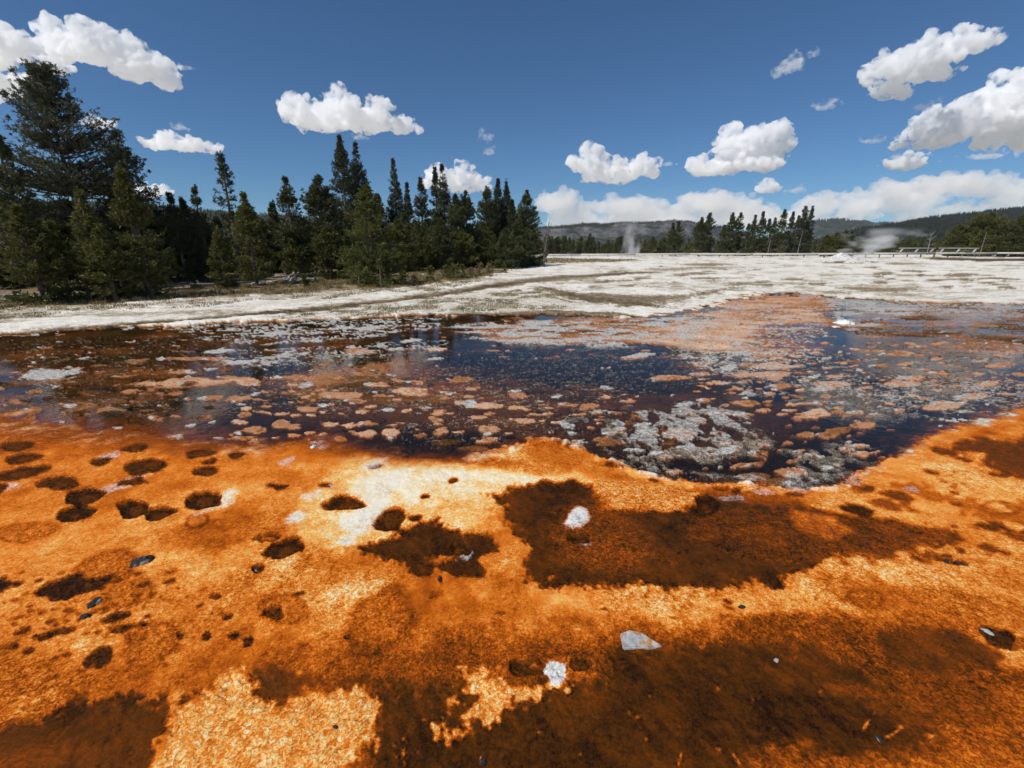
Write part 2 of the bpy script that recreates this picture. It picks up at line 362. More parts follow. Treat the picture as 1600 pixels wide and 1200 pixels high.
# white and grey crust
def crust(pts, dens, gv=0.62, thr=0.1, dz=0.05, fr=4.0, seed=50, soft=0.15, rag=0.2, val=None, st=1.6):
    w = WP(pts); i = subset(w, 0.8)
    sd = sdpoly(X[i], Y[i], w) + rag * edge[i]
    m = sstep(soft, -soft, sd)
    nn = fbm(X[i], Y[i] / st, fr, 4, seed, 0.6)
    rid = 1 - np.abs(nn) * 2.2
    k = m * np.maximum(sstep(thr, thr + 0.18, nn), 0.9 * sstep(0.55, 0.85, rid)) * dens
    G[i] += (gv - G[i]) * k; Z[i] += dz * k; AMP[i] += (0.55 - AMP[i]) * k
    if val is not None: T[i] += (val - T[i]) * m * (1 - k) * 0.7
crust([(950, 660), (985, 640), (1060, 630), (1130, 632), (1170, 645), (1180, 670), (1220, 690), (1180, 700), (1120, 715), (1060, 712), (1000, 725), (985, 700), (960, 685), (930, 680)], 0.9, 0.60, -0.12, fr=8.0, dz=0.026, seed=51, val=0.27)
crust([(900, 690), (960, 700), (1010, 715), (1060, 735), (1140, 740), (1250, 750), (1330, 735), (1260, 768), (1180, 752), (1080, 745), (1000, 735), (930, 705)], 0.9, 0.62, 0.12, fr=9, dz=0.026, seed=52)
crust([(1230, 700), (1300, 690), (1380, 690), (1360, 725), (1320, 748), (1240, 745)], 0.85, 0.55, 0.05, fr=9, dz=0.026, seed=53)
crust([(1080, 560), (1250, 545), (1420, 560), (1620, 560), (1800, 570), (1800, 620), (1600, 640), (1480, 655), (1380, 660), (1260, 640), (1150, 610)], 0.8, 0.5, 0.42, fr=2.6, seed=54, st=0.6)
crust([(1180, 590), (1290, 580), (1400, 595), (1600, 590), (1600, 625), (1420, 640), (1300, 620)], 0.85, 0.6, 0.36, fr=3.6, seed=55, st=0.6)
crust([(690, 508), (830, 500), (1000, 498), (1060, 492), (1130, 500), (1080, 530), (960, 545), (830, 540), (740, 530)], 0.95, 0.9, 0.12, fr=2.2, seed=56, st=0.5, soft=0.4)
crust([(1020, 500), (1150, 472), (1280, 480), (1300, 520), (1200, 560), (1050, 560)], 0.8, 0.8, 0.34, fr=2.2, seed=57, st=0.5)
crust([(400, 560), (700, 545), (1080, 550), (1120, 600), (900, 640), (500, 650), (300, 640)], 0.6, 0.5, 0.62, fr=5, seed=68, st=0.5)
crust([(780, 545), (1080, 535), (1120, 590), (900, 610), (760, 590)], 0.45, 0.4, 0.66, fr=4, seed=69, st=0.35)
crust([(0, 530), (300, 520), (420, 600), (250, 650), (0, 640)], 0.5, 0.45, 0.62, fr=4, seed=70, st=0.4)
crust([(1280, 462), (1420, 466), (1600, 472), (1800, 478), (1800, 500), (1600, 496), (1420, 492), (1300, 486)], 0.9, 0.7, 0.25, fr=1.2, seed=66, st=0.3, soft=0.6)
crust([(1420, 480), (1600, 488), (1800, 492), (1800, 540), (1600, 530), (1450, 520)], 0.7, 0.5, 0.35, fr=1.4, seed=67, st=0.3, soft=0.6)
crust([(1290, 466), (1340, 470), (1440, 478), (1420, 495), (1330, 520), (1300, 500)], 0.9, 0.8, 0.05, fr=1.4, seed=58, st=0.4)
crust([(1320, 505), (1500, 510), (1700, 530), (1700, 570), (1500, 560), (1360, 550)], 0.65, 0.5, 0.45, fr=1.6, seed=59, st=0.4)
crust([(250, 506), (420, 500), (560, 498), (700, 496), (690, 512), (560, 530), (420, 540), (320, 530)], 0.9, 0.9, 0.3, fr=1.8, seed=60, st=0.4)
crust([(340, 548), (520, 540), (700, 530), (700, 545), (560, 560), (420, 575), (340, 570)], 0.8, 0.85, 0.4, fr=2.5, seed=61, st=0.5)
crust([(1060, 555), (1180, 545), (1290, 545), (1250, 575), (1100, 590)], 0.8, 0.9, 0.35, fr=3.0, seed=62, st=0.5)
crust([(600, 660), (760, 650), (940, 640), (940, 690), (800, 690), (640, 690)], 0.5, 0.55, 0.5, fr=6, seed=63, st=0.8)
blob(75, 585, 46, 8, 0.06, g=0.75, dz=0.06, rag=0.7, soft=0.3)
for k_ in range(230):
    px, py = random.uniform(20, 1640), random.uniform(505, 745)
    if py > 690 and not (900 < px < 1330): continue
    if px < 260 and py > 600 and random.random() < .7: continue
    s_ = 0.35 + (py - 388) / 212.0
    rx = random.uniform(1.5, 7) * s_ * random.choice([.6, 1, 1.3])
    blob(px, py, rx, max(0.9, rx * random.uniform(0.18, 0.36)), ang=random.uniform(-.1, .3), g=random.uniform(0.6, 1), dz=0.06, rag=0.7, soft=0.25)
for (px, py, rx, ry) in [(345, 548, 20, 3), (580, 512, 22, 3), (620, 545, 12, 2), (380, 565, 26, 3), (735, 630, 8, 5), (487, 695, 7, 6), (500, 702, 14, 3), (870, 620, 8, 2), (1137, 574, 10, 3), (1000, 555, 20, 3), (680, 560, 14, 2), (645, 532, 18, 2)]:
    blob(px, py, rx, ry, ang=0.1, g=0.95, dz=0.07, rag=0.6, soft=0.2)
# thin dark cracks in the shelves
ck = 1 - np.abs(fbm(X, Y, 2.2, 4, 71)); m = sstep(0.93, 0.985, ck) * (1 - G); T -= 0.2 * m; Z -= 0.01 * m
T_pool, AMP_pool, G_pool, Z_pool, WET_pool = T.copy(), AMP.copy(), G.copy(), Z.copy(), WET.copy()

# ---------- foreground mats ---------------------------------------------------------------
T[:] = 0.553 + 0.11 * n_a + 0.12 * n_b + 0.05 * n_c; AMP[:] = 0.62; G[:] = 0; WET[:] = 0
AMP *= np.clip(0.82 + 0.75 * n_a + 0.45 * n_b, 0.28, 1.5)
Z[:] = 0.02 + 0.006 * n_a + 0.004 * n_b + 0.0025 * n_c + 0.0012 * n_d
# big soft tone zones
zone([(-300, 660), (0, 655), (330, 690), (420, 695), (300, 712), (120, 705), (0, 715), (-300, 730)], 0.25, 0.2, val=0.30, k=0.75, wet=.4)
zone([(-200, 700), (100, 690), (260, 700), (60, 760), (-200, 800)], 0.3, 0.2, val=0.40, k=0.5, wet=.3)
zone([(0, 770), (140, 830), (130, 880), (60, 930), (-100, 940), (-100, 780)], 0.15, 0.15, val=0.72, k=0.6)
zone([(250, 840), (330, 815), (400, 800), (430, 830), (340, 870), (280, 870)], 0.12, 0.1, val=0.40, k=0.75)
zone([(430, 690), (560, 700), (700, 718), (840, 730), (940, 745), (800, 770), (560, 770), (440, 740)], 0.12, 0.12, val=0.64, k=0.7)
zone([(480, 690), (560, 704), (660, 718), (780, 715), (840, 735), (760, 735), (620, 724), (520, 715), (440, 705)], 0.08, 0.1, val=0.42, k=0.7)
zone([(1340, 740), (1420, 710), (1600, 690), (1800, 680), (1800, 850), (1500, 840), (1300, 800)], 0.2, 0.2, val=0.74, k=0.9)
zone([(830, 925), (1000, 938), (1200, 940), (1350, 890), (1600, 850), (1600, 900), (1400, 925), (1260, 965), (1000, 968), (860, 955)], 0.09, 0.1, val=0.71, k=0.85)
zone([(420, 1030), (560, 985), (760, 985), (950, 980), (1130, 985), (1300, 965), (1600, 950), (1600, 1200), (420, 1200)], 0.10, 0.12, val=0.40, amp=.75, k=0.9, coarse=0.05)
zone([(560, 1030), (700, 1012), (950, 1010), (1120, 1000), (1300, 985), (1640, 985), (1750, 1300), (560, 1300)], 0.10, 0.12, val=0.30, amp=.75, k=0.85, coarse=0.06)
zone([(1080, 985), (1250, 960), (1450, 960), (1620, 1010), (1640, 1100), (1300, 1080), (1100, 1040)], 0.08, 0.16, val=0.24, amp=.85, k=0.8, coarse=0.08)
zone([(1280, 900), (1420, 910), (1600, 900), (1700, 1000), (1600, 1040), (1400, 990), (1250, 960)], 0.10, 0.16, val=0.45, k=0.7, coarse=0.06)
zone([(-100, 1010), (120, 1030), (260, 1040), (420, 1020), (440, 1080), (330, 1090), (100, 1110), (-100, 1150)], 0.08, 0.08, val=0.43, k=0.85)
zone([(1460, 890), (1580, 905), (1700, 960), (1600, 950), (1500, 930)], 0.06, 0.1, val=0.68, k=0.7)
zone([(1540, 1000), (1600, 985), (1700, 1000), (1700, 1080), (1580, 1060), (1540, 1030)], 0.05, 0.08, val=0.74, k=0.85)
zone([(1420, 1130), (1600, 1090), (1750, 1100), (1750, 1260), (1280, 1260), (1300, 1190)], 0.07, 0.12, val=0.44, amp=.8, k=0.8)
zone([(-200, 715), (200, 715), (430, 740), (440, 800), (420, 860), (300, 960), (200, 1030), (-200, 1010)], 0.25, 0.2, val=0.65, amp=0.48, k=0.75, coarse=0.15)
zone([(250, 840), (330, 815), (400, 800), (430, 830), (340, 870), (280, 870)], 0.12, 0.1, val=0.42, k=0.75)
zone([(-100, 720), (150, 715), (330, 735), (250, 775), (60, 800), (-100, 800)], 0.2, 0.25, val=0.50, k=0.5, coarse=0.25)
i = np.nonzero((w_fg > 0) & (dist < 4))[0]; rp_ = fbm(X[i] * 1.0 + Y[i] * .35, Y[i] * .28, 38.0, 3, 191); T[i] += 0.05 * rp_ * sstep(0.38, 0.2, T[i]); Z[i] += 0.0016 * rp_ * sstep(0.38, 0.2, T[i])
# cream / white bloom
zone([(470, 790), (500, 745), (560, 712), (600, 715), (660, 718), (740, 728), (830, 746), (900, 746), (960, 762), (840, 770), (790, 790), (770, 822), (700, 834), (640, 852), (560, 858), (520, 860), (470, 840)], 0.10, 0.12, val=0.80, amp=0.5, k=0.95)
zone([(545, 755), (600, 728), (700, 736), (800, 745), (880, 752), (780, 768), (700, 790), (640, 800), (600, 800)], 0.10, 0.12, val=0.95, amp=0.5, k=0.95)
zone([(545, 775), (560, 745), (600, 730), (640, 745), (630, 765), (610, 790), (605, 830), (560, 835), (530, 812), (560, 795)], 0.06, 0.05, val=0.99, g=0.30, amp=0.35, k=0.95)
for (px, py, rx, ry, gg) in [(588, 725, 24, 8, 0.5), (462, 812, 20, 9, 0.6), (545, 850, 18, 10, 0.5), (600, 768, 26, 12, 0.45), (570, 818, 30, 14, 0.5), (345, 785, 30, 10, 0.35)]:
    blob(px, py, rx, ry, 0.4, g=gg, val=0.95, rag=0.4, soft=0.6)
# dark sunken mats, and dark brown areas along the front
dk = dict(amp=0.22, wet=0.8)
zone([(762, 776), (800, 765), (850, 757), (890, 756), (925, 765), (940, 795), (1010, 800), (1080, 795), (1110, 775), (1180, 782), (1240, 792), (1290, 802), (1330, 812), (1400, 822), (1440, 835), (1400, 850), (1340, 858), (1290, 888),
      (1240, 900), (1200, 915), (1130, 918), (1080, 926), (1000, 926), (930, 922), (860, 914), (818, 905), (812, 880), (828, 860), (812, 832), (790, 812)], 0.024, 0.10, val=0.115, dz=-0.008, speck=0.035, **dk)
zone([(1080, 800), (1250, 800), (1420, 825), (1490, 838), (1450, 862), (1330, 890), (1200, 880), (1100, 850)], 0.06, 0.16, val=0.19, amp=0.7, k=0.85, wet=0.6)
zone([(1240, 800), (1300, 812), (1330, 835), (1290, 850), (1240, 830)], 0.03, 0.06, val=0.58, k=0.7, amp=0.6)
zone([(930, 752), (1000, 760), (1080, 765), (1100, 782), (1060, 797), (1000, 802), (950, 800), (930, 780)], 0.03, 0.06, val=0.64, amp=1.1, k=0.95, wet=0)
zone([(1080, 765), (1180, 768), (1280, 790), (1200, 795), (1120, 782)], 0.04, 0.06, val=0.32, amp=0.5, k=0.8)
zone([(870, 800), (930, 780), (1000, 820), (1040, 880), (980, 895), (900, 880), (860, 850)], 0.12, 0.10, val=0.20, amp=0.75, k=0.9)
blob(945, 865, 75, 26, -0.2, val=0.28, amp=0.9, rag=0.5, soft=0.6, k=0.7)
zone([(565, 862), (620, 846), (655, 822), (680, 815), (692, 834), (765, 846), (785, 866), (740, 874), (690, 872), (650, 882), (600, 874)], 0.02, 0.09, val=0.12, dz=-0.006, speck=0.035, **dk)
blob(660, 895, 21, 9, val=0.14, rag=0.5, soft=0.1, dz=-0.005, **dk)
blob(728, 892, 34, 13, -0.15, val=0.12, rag=0.6, soft=0.1, dz=-0.008, **dk)
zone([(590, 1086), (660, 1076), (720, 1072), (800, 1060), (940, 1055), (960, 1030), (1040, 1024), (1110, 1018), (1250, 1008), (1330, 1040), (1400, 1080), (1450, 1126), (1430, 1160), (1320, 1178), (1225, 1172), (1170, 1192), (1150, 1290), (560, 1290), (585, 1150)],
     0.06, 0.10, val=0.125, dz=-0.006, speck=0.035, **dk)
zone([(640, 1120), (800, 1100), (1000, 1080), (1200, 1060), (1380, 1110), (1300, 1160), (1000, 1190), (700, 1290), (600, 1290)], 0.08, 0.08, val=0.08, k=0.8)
zone([(1375, 1000), (1430, 985), (1500, 1000), (1560, 1030), (1550, 1050), (1480, 1060), (1400, 1040)], 0.03, 0.07, val=0.16, k=0.85, **dk)
zone([(1300, 1080), (1420, 1060), (1560, 1090), (1600, 1130), (1500, 1140), (1380, 1120)], 0.04, 0.12, val=0.26, k=0.7, amp=0.6)
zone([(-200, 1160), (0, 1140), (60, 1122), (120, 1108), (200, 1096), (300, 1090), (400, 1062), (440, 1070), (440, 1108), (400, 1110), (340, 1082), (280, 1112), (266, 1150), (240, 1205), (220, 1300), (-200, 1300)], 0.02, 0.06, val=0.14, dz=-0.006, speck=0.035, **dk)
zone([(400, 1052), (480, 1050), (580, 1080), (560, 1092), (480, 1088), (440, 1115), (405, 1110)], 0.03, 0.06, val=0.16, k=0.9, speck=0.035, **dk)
zone([(0, 1190), (30, 1172), (80, 1168), (70, 1190), (30, 1240), (-50, 1240)], 0.05, 0.05, val=0.5, k=0.5)
i = np.nonzero((w_fg > 0) & (dist < 8))[0]; T[i] += 0.055 * np.maximum(fbm(X[i] + .6 * Y[i], Y[i] * .5, 24.0, 3, 133), -.3) * sstep(.35, .15, T[i]) + 0.05 * n_b[i] * sstep(.35, .15, T[i]); T[i] += 0.05 * fbm(X[i], Y[i], 6.0, 4, 120, .65) * (1 + sstep(.3, .5, T[i]))
ckf = 1 - np.abs(fbm(X, Y, 5.0, 4, 171)); m = sstep(0.95, 0.99, ckf) * sstep(0.1, 0.5, n_a + .4 * n_b); T -= 0.12 * m; Z -= 0.0025 * m
ckf = 1 - np.abs(fbm(X * .6, Y, 16.0, 3, 173)); m = sstep(0.9, 0.99, ckf) * sstep(-.1, 0.5, n_b); T -= 0.07 * m; Z -= 0.001 * m
# light flaky tongues
zone([(236, 1205), (262, 1155), (275, 1115), (336, 1080), (350, 1058), (370, 1054), (396, 1076), (404, 1106), (440, 1114), (484, 1086), (570, 1086), (586, 1110), (582, 1160), (552, 1200), (500, 1300), (200, 1300)], 0.016, 0.05, val=0.71, amp=0.9, wet=0, speck=0.03)
zone([(718, 1053), (742, 1050), (770, 1056), (797, 1070), (825, 1074), (850, 1074), (860, 1057), (876, 1046), (894, 1067), (890, 1088), (846, 1101), (811, 1108), (790, 1122), (766, 1139), (742, 1129), (735, 1146), (698, 1156), (680, 1146), (715, 1139), (725, 1115), (742, 1098), (728, 1080)], 0.014, 0.05, val=0.71, amp=0.9, wet=0, speck=0.03)
zone([(894, 1060), (930, 1056), (935, 1066), (900, 1072)], 0.012, 0.02, val=0.72, amp=0.7, wet=0)
zone([(700, 1095), (712, 1088), (716, 1105), (704, 1125), (696, 1120)], 0.012, 0.03, val=0.66, amp=0.8, wet=0, speck=0.02)
blob(868, 1056, 13, 16, -0.5, g=0.95, val=0.95, rag=0.5, soft=0.25)
blob(872, 1049, 11, 7, 0.5, g=0.9, val=0.95, rag=0.5, soft=0.3)
blob(904, 813, 17, 12, 0.5, g=0.95, val=0.95, rag=0.3, soft=0.45, dz=0.006)
for (px, py, rx, ry) in [(725, 872, 13, 4), (916, 852, 9, 4), (1190, 772, 14, 5), (1140, 780, 14, 4), (1330, 748, 18, 7), (1420, 770, 8, 5), (170, 718, 24, 5), (190, 763, 34, 6), (10, 765, 30, 6), (362, 775, 16, 7), (340, 795, 34, 4), (495, 775, 16, 8), (1235, 763, 24, 6), (1290, 765, 22, 6), (448, 725, 12, 4), (500, 690, 8, 10)]:
    blob(px, py, rx, ry, 0.35 if px < 1000 else -.1, g=0.5 if px < 1000 else 0.36, rag=1.0, soft=0.6, dz=0.004, k=0.85, speck=.2)
# arc of white crust near the front
arc = WP([(735, 1154), (726, 1166), (727, 1182), (733, 1192), (744, 1194), (752, 1188)])
i = subset(arc, 0.1); m = sstep(0.0034, 0.0006, sdline(X[i], Y[i], arc) + 0.003 * n_c[i] + 0.002 * n_d[i]); m *= sstep(-.5, .2, n_c[i]); G[i] += (0.42 - G[i]) * m; T[i] += (.7 - T[i]) * m; Z[i] += 0.003 * m
for ln in ([(980, 1110), (985, 1130), (986, 1150)], [(1060, 1140), (1066, 1175), (1060, 1200)], [(1110, 1172), (1145, 1185), (1155, 1200)], [(1345, 1148), (1360, 1125), (1366, 1118)], [(1378, 1160), (1400, 1148), (1408, 1140)], [(630, 1160), (632, 1200)]):
    w = WP(ln); i = subset(w, 0.1); m = sstep(0.006, 0.001, sdline(X[i], Y[i], w) + 0.006 * n_c[i]) * sstep(-.3, .3, n_d[i]); T[i] += (0.6 - T[i]) * m
# rough pinkish scabs
for (px, py, rx, ry, a_) in [(166, 890, 42, 22, 0.2), (206, 932, 40, 25, 0.3), (590, 975, 52, 42, 0.5), (240, 1010, 46, 30, 0.4), (40, 836, 44, 14, 0.1), (444, 958, 36, 24, 0.1), (880, 1050, 60, 22, 0), (1350, 940, 30, 14, 0)]:
    r_ = blob(px, py, rx, ry, a_, val=0.44, amp=0.8, rag=0.22, soft=0.12, k=0.75, rim=(0.003, -0.13))
    if r_: i, m = r_; Z[i] += m * 0.004 * n_d[i]
# pits
pit = [(228, 731, 32, 10), (156, 725, 19, 6), (212, 703, 20, 6), (314, 711, 27, 7), (370, 714, 13, 5), (322, 740, 18, 8), (94, 758, 32, 10), (34, 742, 40, 9), (133, 779, 27, 13), (120, 804, 27, 11), (212, 757, 20, 7),
       (212, 799, 28, 15), (246, 806, 26, 14), (317, 785, 31, 14), (447, 860, 29, 15), (541, 790, 33, 12), (612, 813, 26, 15), (718, 860, 17, 9), (910, 845, 19, 8), (1101, 791, 16, 10), (405, 893, 9, 5), (30, 700, 30, 6), (-30, 770, 40, 12), (40, 720, 30, 6), (330, 725, 10, 4)]
for k_, (px, py, rx, ry) in enumerate(pit):
    deep = py > 775
    blob(px, py, rx, ry, 0.15 if px < 500 else (0.45 if px == 612 else 0.0), val=0.03 if deep else 0.09, amp=0.35, rag=0.42, soft=0.12, dz=-0.020 if deep else -0.006, wet=0.2, rim=(0.003, 0.03) if deep else None, g=0)
    blob(px + rx * 0.1, py + ry * 0.15, rx * 0.45, ry * 0.5, 0.2, val=0.2, amp=0.5, rag=0.9, soft=0.3, dz=0.008, k=0.6)
for (px, py, rx, ry) in [(825, 1050, 26, 14), (904, 1043, 15, 9), (430, 964, 14, 9), (545, 1002, 8, 5), (422, 846, 19, 8)]:
    blob(px, py, rx, ry, 0.1, val=0.08, amp=0.4, rag=0.4, soft=0.2, dz=-0.02, k=0.9, wet=0.5)
blob(832, 1046, 12, 7, val=0.46, rag=0.6, soft=0.3, dz=0.012, amp=0.7)
blob(422, 846, 11, 5, val=0.55, rag=0.6, soft=0.3, dz=0.01, amp=0.7)
for (px, py, rx, ry, a_) in [(309, 820, 20, 9, 0.25), (1560, 799, 32, 9, -0.05), (1101, 793, 19, 13, 0)]:
    blob(px, py, rx, ry, a_, rag=0.2, soft=0.1, rim=(0.003, -0.28))
# black smears on the left and little scattered dark flecks
for pts in ([(48, 935), (70, 918), (125, 902), (140, 911), (172, 909), (150, 924), (110, 940), (80, 946)], [(152, 980), (175, 964), (218, 955), (242, 938), (238, 956), (203, 971), (168, 984)], [(-40, 925), (10, 908), (40, 915), (10, 930), (-40, 950)]):
    zone(pts, 0.012, 0.04, val=0.02, amp=0.4, wet=0.6, dz=-0.006, g=0, speck=0.012)
for (px, py, rx, ry, a_) in [(203, 987, 24, 5, 0.2), (1486, 884, 22, 4, -0.2), (649, 815, 10, 5, 0), (665, 780, 9, 4, .2), (589, 731, 10, 4, .2), (507, 762, 11, 3, 0), (710, 754, 8, 4, .2), (688, 908, 4, 6, 0), (339, 938, 7, 4, .1), (358, 970, 8, 4, .3), (40, 992, 12, 4, .3), (75, 1000, 12, 4, .3), (20, 1018, 12, 4, .4), (48, 1024, 10, 4, .4),
                         (1040, 748, 18, 7, -.1), (1560, 1000, 40, 12, -.35), (1590, 1065, 20, 9, -.3), (80, 998, 9, 3, .2), (100, 992, 20, 4, .2), (325, 1001, 7, 7, 0), (389, 1007, 8, 5, .5), (160, 1030, 22, 12, .5), (283, 1000, 6, 5, .2), (366, 999, 8, 4, .2), (440, 765, 12, 4, .1), (425, 762, 8, 3, 0)]:
    blob(px, py, rx, ry, a_, val=0.08, amp=0.4, rag=0.5, soft=0.15, dz=-0.004, wet=.5)
rg = random.Random(5)
for _ in range(240):
    a_ = rg.random()
    if a_ < 0.5: px, py = rg.gauss(150, 90), rg.gauss(965, 38)
    elif a_ < 0.62: px, py = rg.uniform(0, 500), rg.uniform(800, 1060)
    elif a_ < 0.9: px, py = rg.uniform(1330, 1680), rg.uniform(700, 880)
    else: px, py = rg.uniform(600, 1300), rg.uniform(930, 1030)
    if 180 < px < 480 and 780 < py < 900: continue
    s_ = rg.uniform(1.5, 6.5)
    if a_ >= .62 and a_ < .9: s_ *= rg.choice([1, 1.6, 3.2])
    sl = 0.3 if px < 700 else -0.28
    blob(px, py, s_ * 1.5, max(1.2, s_ * 0.45), sl, val=rg.uniform(0.05, 0.3), rag=0.5, soft=0.25, k=rg.uniform(.6, 1), wet=.4, dz=-0.002)
zone([(1500, 688), (1560, 694), (1600, 680), (1720, 672), (1720, 745), (1600, 746), (1555, 738), (1520, 722)], 0.05, 0.25, val=0.17, amp=0.4, k=0.95, wet=.5)
zone([(1380, 760), (1460, 762), (1560, 800), (1600, 790), (1700, 800), (1700, 830), (1560, 822), (1450, 790)], 0.03, 0.22, val=0.25, amp=0.5, k=0.55)
# small light flecks in the dark front areas
for _ in range(46):
    px, py = rg.uniform(600, 1550), rg.uniform(1030, 1230)
    s_ = rg.uniform(0.8, 2.4)
    blob(px, py, s_ * 1.3, s_ * 0.7, rg.uniform(-.6, .6), val=rg.uniform(.55, .8), rag=0.6, soft=0.3, k=rg.uniform(.5, 1))
disc_lip = random.Random(44)
for _ in range(46):
    px = disc_lip.uniform(800, 1330); yb = float(np.interp(px, [q[0] for q in LOWER], [q[1] for q in LOWER])); r_ = disc_lip.uniform(5, 17)
    blob(px, yb + disc_lip.uniform(-4, 12), r_, r_ * .36, disc_lip.uniform(-.1, .1), val=disc_lip.choice([.05, .1, .45, .72, .76]), rag=.8, soft=.2, amp=.5, dz=disc_lip.choice([-.012, .006]))
# shore fringe: pale tan crust lip along the pool
lip = np.exp(-((sd_fg + 0.07 + 0.10 * n_b) / 0.07) ** 2) * sstep(-0.1, 0.4, X) * sstep(0.2, -0.3, n_c * 0.6 + n_b * 0.5)
T += (0.72 - T) * lip * 0.9
zone([(1010, 745), (1060, 740), (1110, 745), (1108, 760), (1060, 762), (1020, 752)], 0.02, 0.05, val=0.74, amp=0.4, k=0.9)
zone([(960, 735), (1010, 738), (1050, 752), (1000, 752)], 0.02, 0.04, val=0.74, amp=0.4, k=0.9)
zone([(830, 690), (880, 695), (925, 715), (880, 735), (840, 730)], 0.04, 0.12, val=0.50, amp=0.6, k=0.8)

Z_fg = Z + 0.02 * sstep(0.0, -0.4, sd_fg) - 0.012
T_fg = T
def grid_mean(a, ky, kx):
    g = a.reshape(NR, NC); s = np.zeros_like(g); c = 0
    for k in range(-kx, kx + 1): s += np.roll(g, k, 1); c += 1
    g = s / c; s = np.zeros_like(g); c = 0
    for k in range(-ky, ky + 1): s += g[np.clip(np.arange(NR) + k, 0, NR - 1)]; c += 1
    return (s / c).ravel()
Tb = grid_mean(T_fg, 1, 1); dev = np.sqrt(np.maximum(grid_mean(T_fg ** 2, 4, 4) - grid_mean(T_fg, 4, 4) ** 2, 0))
T_fg = Tb; AMP = np.maximum(AMP, np.clip(dev * 4.0, 0, 0.8))
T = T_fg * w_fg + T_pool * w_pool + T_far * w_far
AMP = AMP * w_fg + AMP_pool * w_pool + AMP_far * w_far
G = G * w_fg + G_pool * w_pool
WET = WET * w_fg + WET_pool * w_pool + WET_far * w_far
Z = Z_fg * w_fg + pool_flat(Z_pool) * w_pool + (Zfar + Zbank) * w_far
Z[dist > 400] = 0.0
print('ground layout', round(time.time() - T0, 1))

gv = np.stack([X, Y, Z], 1)
ii, jj = np.meshgrid(np.arange(NR - 1), np.arange(NC), indexing='ij')
a_ = (ii * NC + jj).ravel(); b_ = (ii * NC + (jj + 1) % NC).ravel()
gq = np.stack([b_, a_, a_ + NC, b_ + NC], 1)
cen = np.stack([np.full(NC, NV), np.arange(NC), (np.arange(NC) + 1) % NC], 1)[:, [0, 2, 1]]
gv = np.concatenate([gv, [[0, 0, 0.0]]])

gm, nt, out = new_mat('sinter_and_mats')
pos = N(nt, 'ShaderNodeTexCoord').outputs['Object']
A1 = N(nt, 'ShaderNodeSeparateColor', {0: N(nt, 'ShaderNodeAttribute', attribute_name='mat_a').outputs['Color']}).outputs
A2 = N(nt, 'ShaderNodeSeparateColor', {0: N(nt, 'ShaderNodeAttribute', attribute_name='mat_b').outputs['Color']}).outputs
t_, am_, g_ = A1[0], A1[1], A1[2]; wp_, wf_, wet_ = A2[0], A2[1], A2[2]
nz1 = N(nt, 'ShaderNodeTexNoise', {'Vector': pos, 'Scale': 52.0, 'Detail': 3.5, 'Roughness': 0.66, 'Distortion': 1.1}).outputs[0]; nz2 = tnoise(nt, pos, 17.0, 3, 0.6); nz3 = tnoise(nt, pos, 4.0, 6, 0.62)
fl = N(nt, 'ShaderNodeMapRange', {0: nz1, 1: 0.37, 2: 0.63, 3: -0.55, 4: 0.55}).outputs[0]
f2 = N(nt, 'ShaderNodeMapRange', {0: nz2, 1: 0.30, 2: 0.70, 3: -0.5, 4: 0.5}).outputs[0]
f3 = N(nt, 'ShaderNodeMapRange', {0: nz3, 1: 0.28, 2: 0.72, 3: -0.5, 4: 0.5}).outputs[0]
mixn = math_(nt, 'ADD', math_(nt, 'MULTIPLY', fl, 0.66), math_(nt, 'MULTIPLY', f2, 0.34))
tt = math_(nt, 'MULTIPLY_ADD', mixn, math_(nt, 'MULTIPLY', am_, 0.60), t_)
tfar = math_(nt, 'MULTIPLY_ADD', math_(nt, 'ADD', math_(nt, 'MULTIPLY', f3, 0.55), math_(nt, 'MULTIPLY', f2, 0.6)), math_(nt, 'MULTIPLY', am_, 0.7), t_)
fg_c = ramp(nt, tt, [(0.0, (0.016, 0.006, 0.003)), (0.10, (0.064, 0.021, 0.003)), (0.22, (0.145, 0.036, 0.003)), (0.36, (0.31, 0.060, 0.004)), (0.50, (0.55, 0.125, 0.007)), (0.62, (0.73, 0.212, 0.024)), (0.74, (0.82, 0.375, 0.085)), (0.83, (0.85, 0.53, 0.16)), (0.91, (0.86, 0.68, 0.37)), (1.0, (0.87, 0.80, 0.64))])
pl_c = ramp(nt, tt, [(0.0, (0.008, 0.006, 0.005)), (0.14, (0.026, 0.015, 0.006)), (0.30, (0.082, 0.038, 0.012)), (0.44, (0.20, 0.078, 0.025)), (0.58, (0.39, 0.165, 0.065)), (0.70, (0.50, 0.26, 0.145)), (0.84, (0.64, 0.42, 0.27)), (1.0, (0.76, 0.62, 0.45))])
fr_c = ramp(nt, tfar, [(0.0, (0.045, 0.034, 0.026)), (0.15, (0.085, 0.065, 0.048)), (0.30, (0.17, 0.118, 0.066)), (0.45, (0.30, 0.235, 0.15)), (0.6, (0.45, 0.385, 0.285)), (0.75, (0.66, 0.615, 0.53)), (0.9, (0.79, 0.75, 0.66)), (1.0, (0.85, 0.82, 0.745))])
gr_n = math_(nt, 'MULTIPLY_ADD', f2, 0.7, math_(nt, 'MULTIPLY_ADD', fl, 0.6, math_(nt, 'MULTIPLY_ADD', wp_, -0.36, 0.86)))
gr_c = ramp(nt, gr_n, [(0.0, (0.15, 0.14, 0.12)), (0.35, (0.34, 0.325, 0.295)), (0.65, (0.54, 0.53, 0.495)), (1.0, (0.78, 0.77, 0.74))])
col = mixc(nt, wp_, fg_c, pl_c); col = mixc(nt, wf_, col, fr_c)
gg = N(nt, 'ShaderNodeMapRange', {0: math_(nt, 'MULTIPLY_ADD', mixn, 0.4, g_), 1: 0.15, 2: 0.8}).outputs[0]
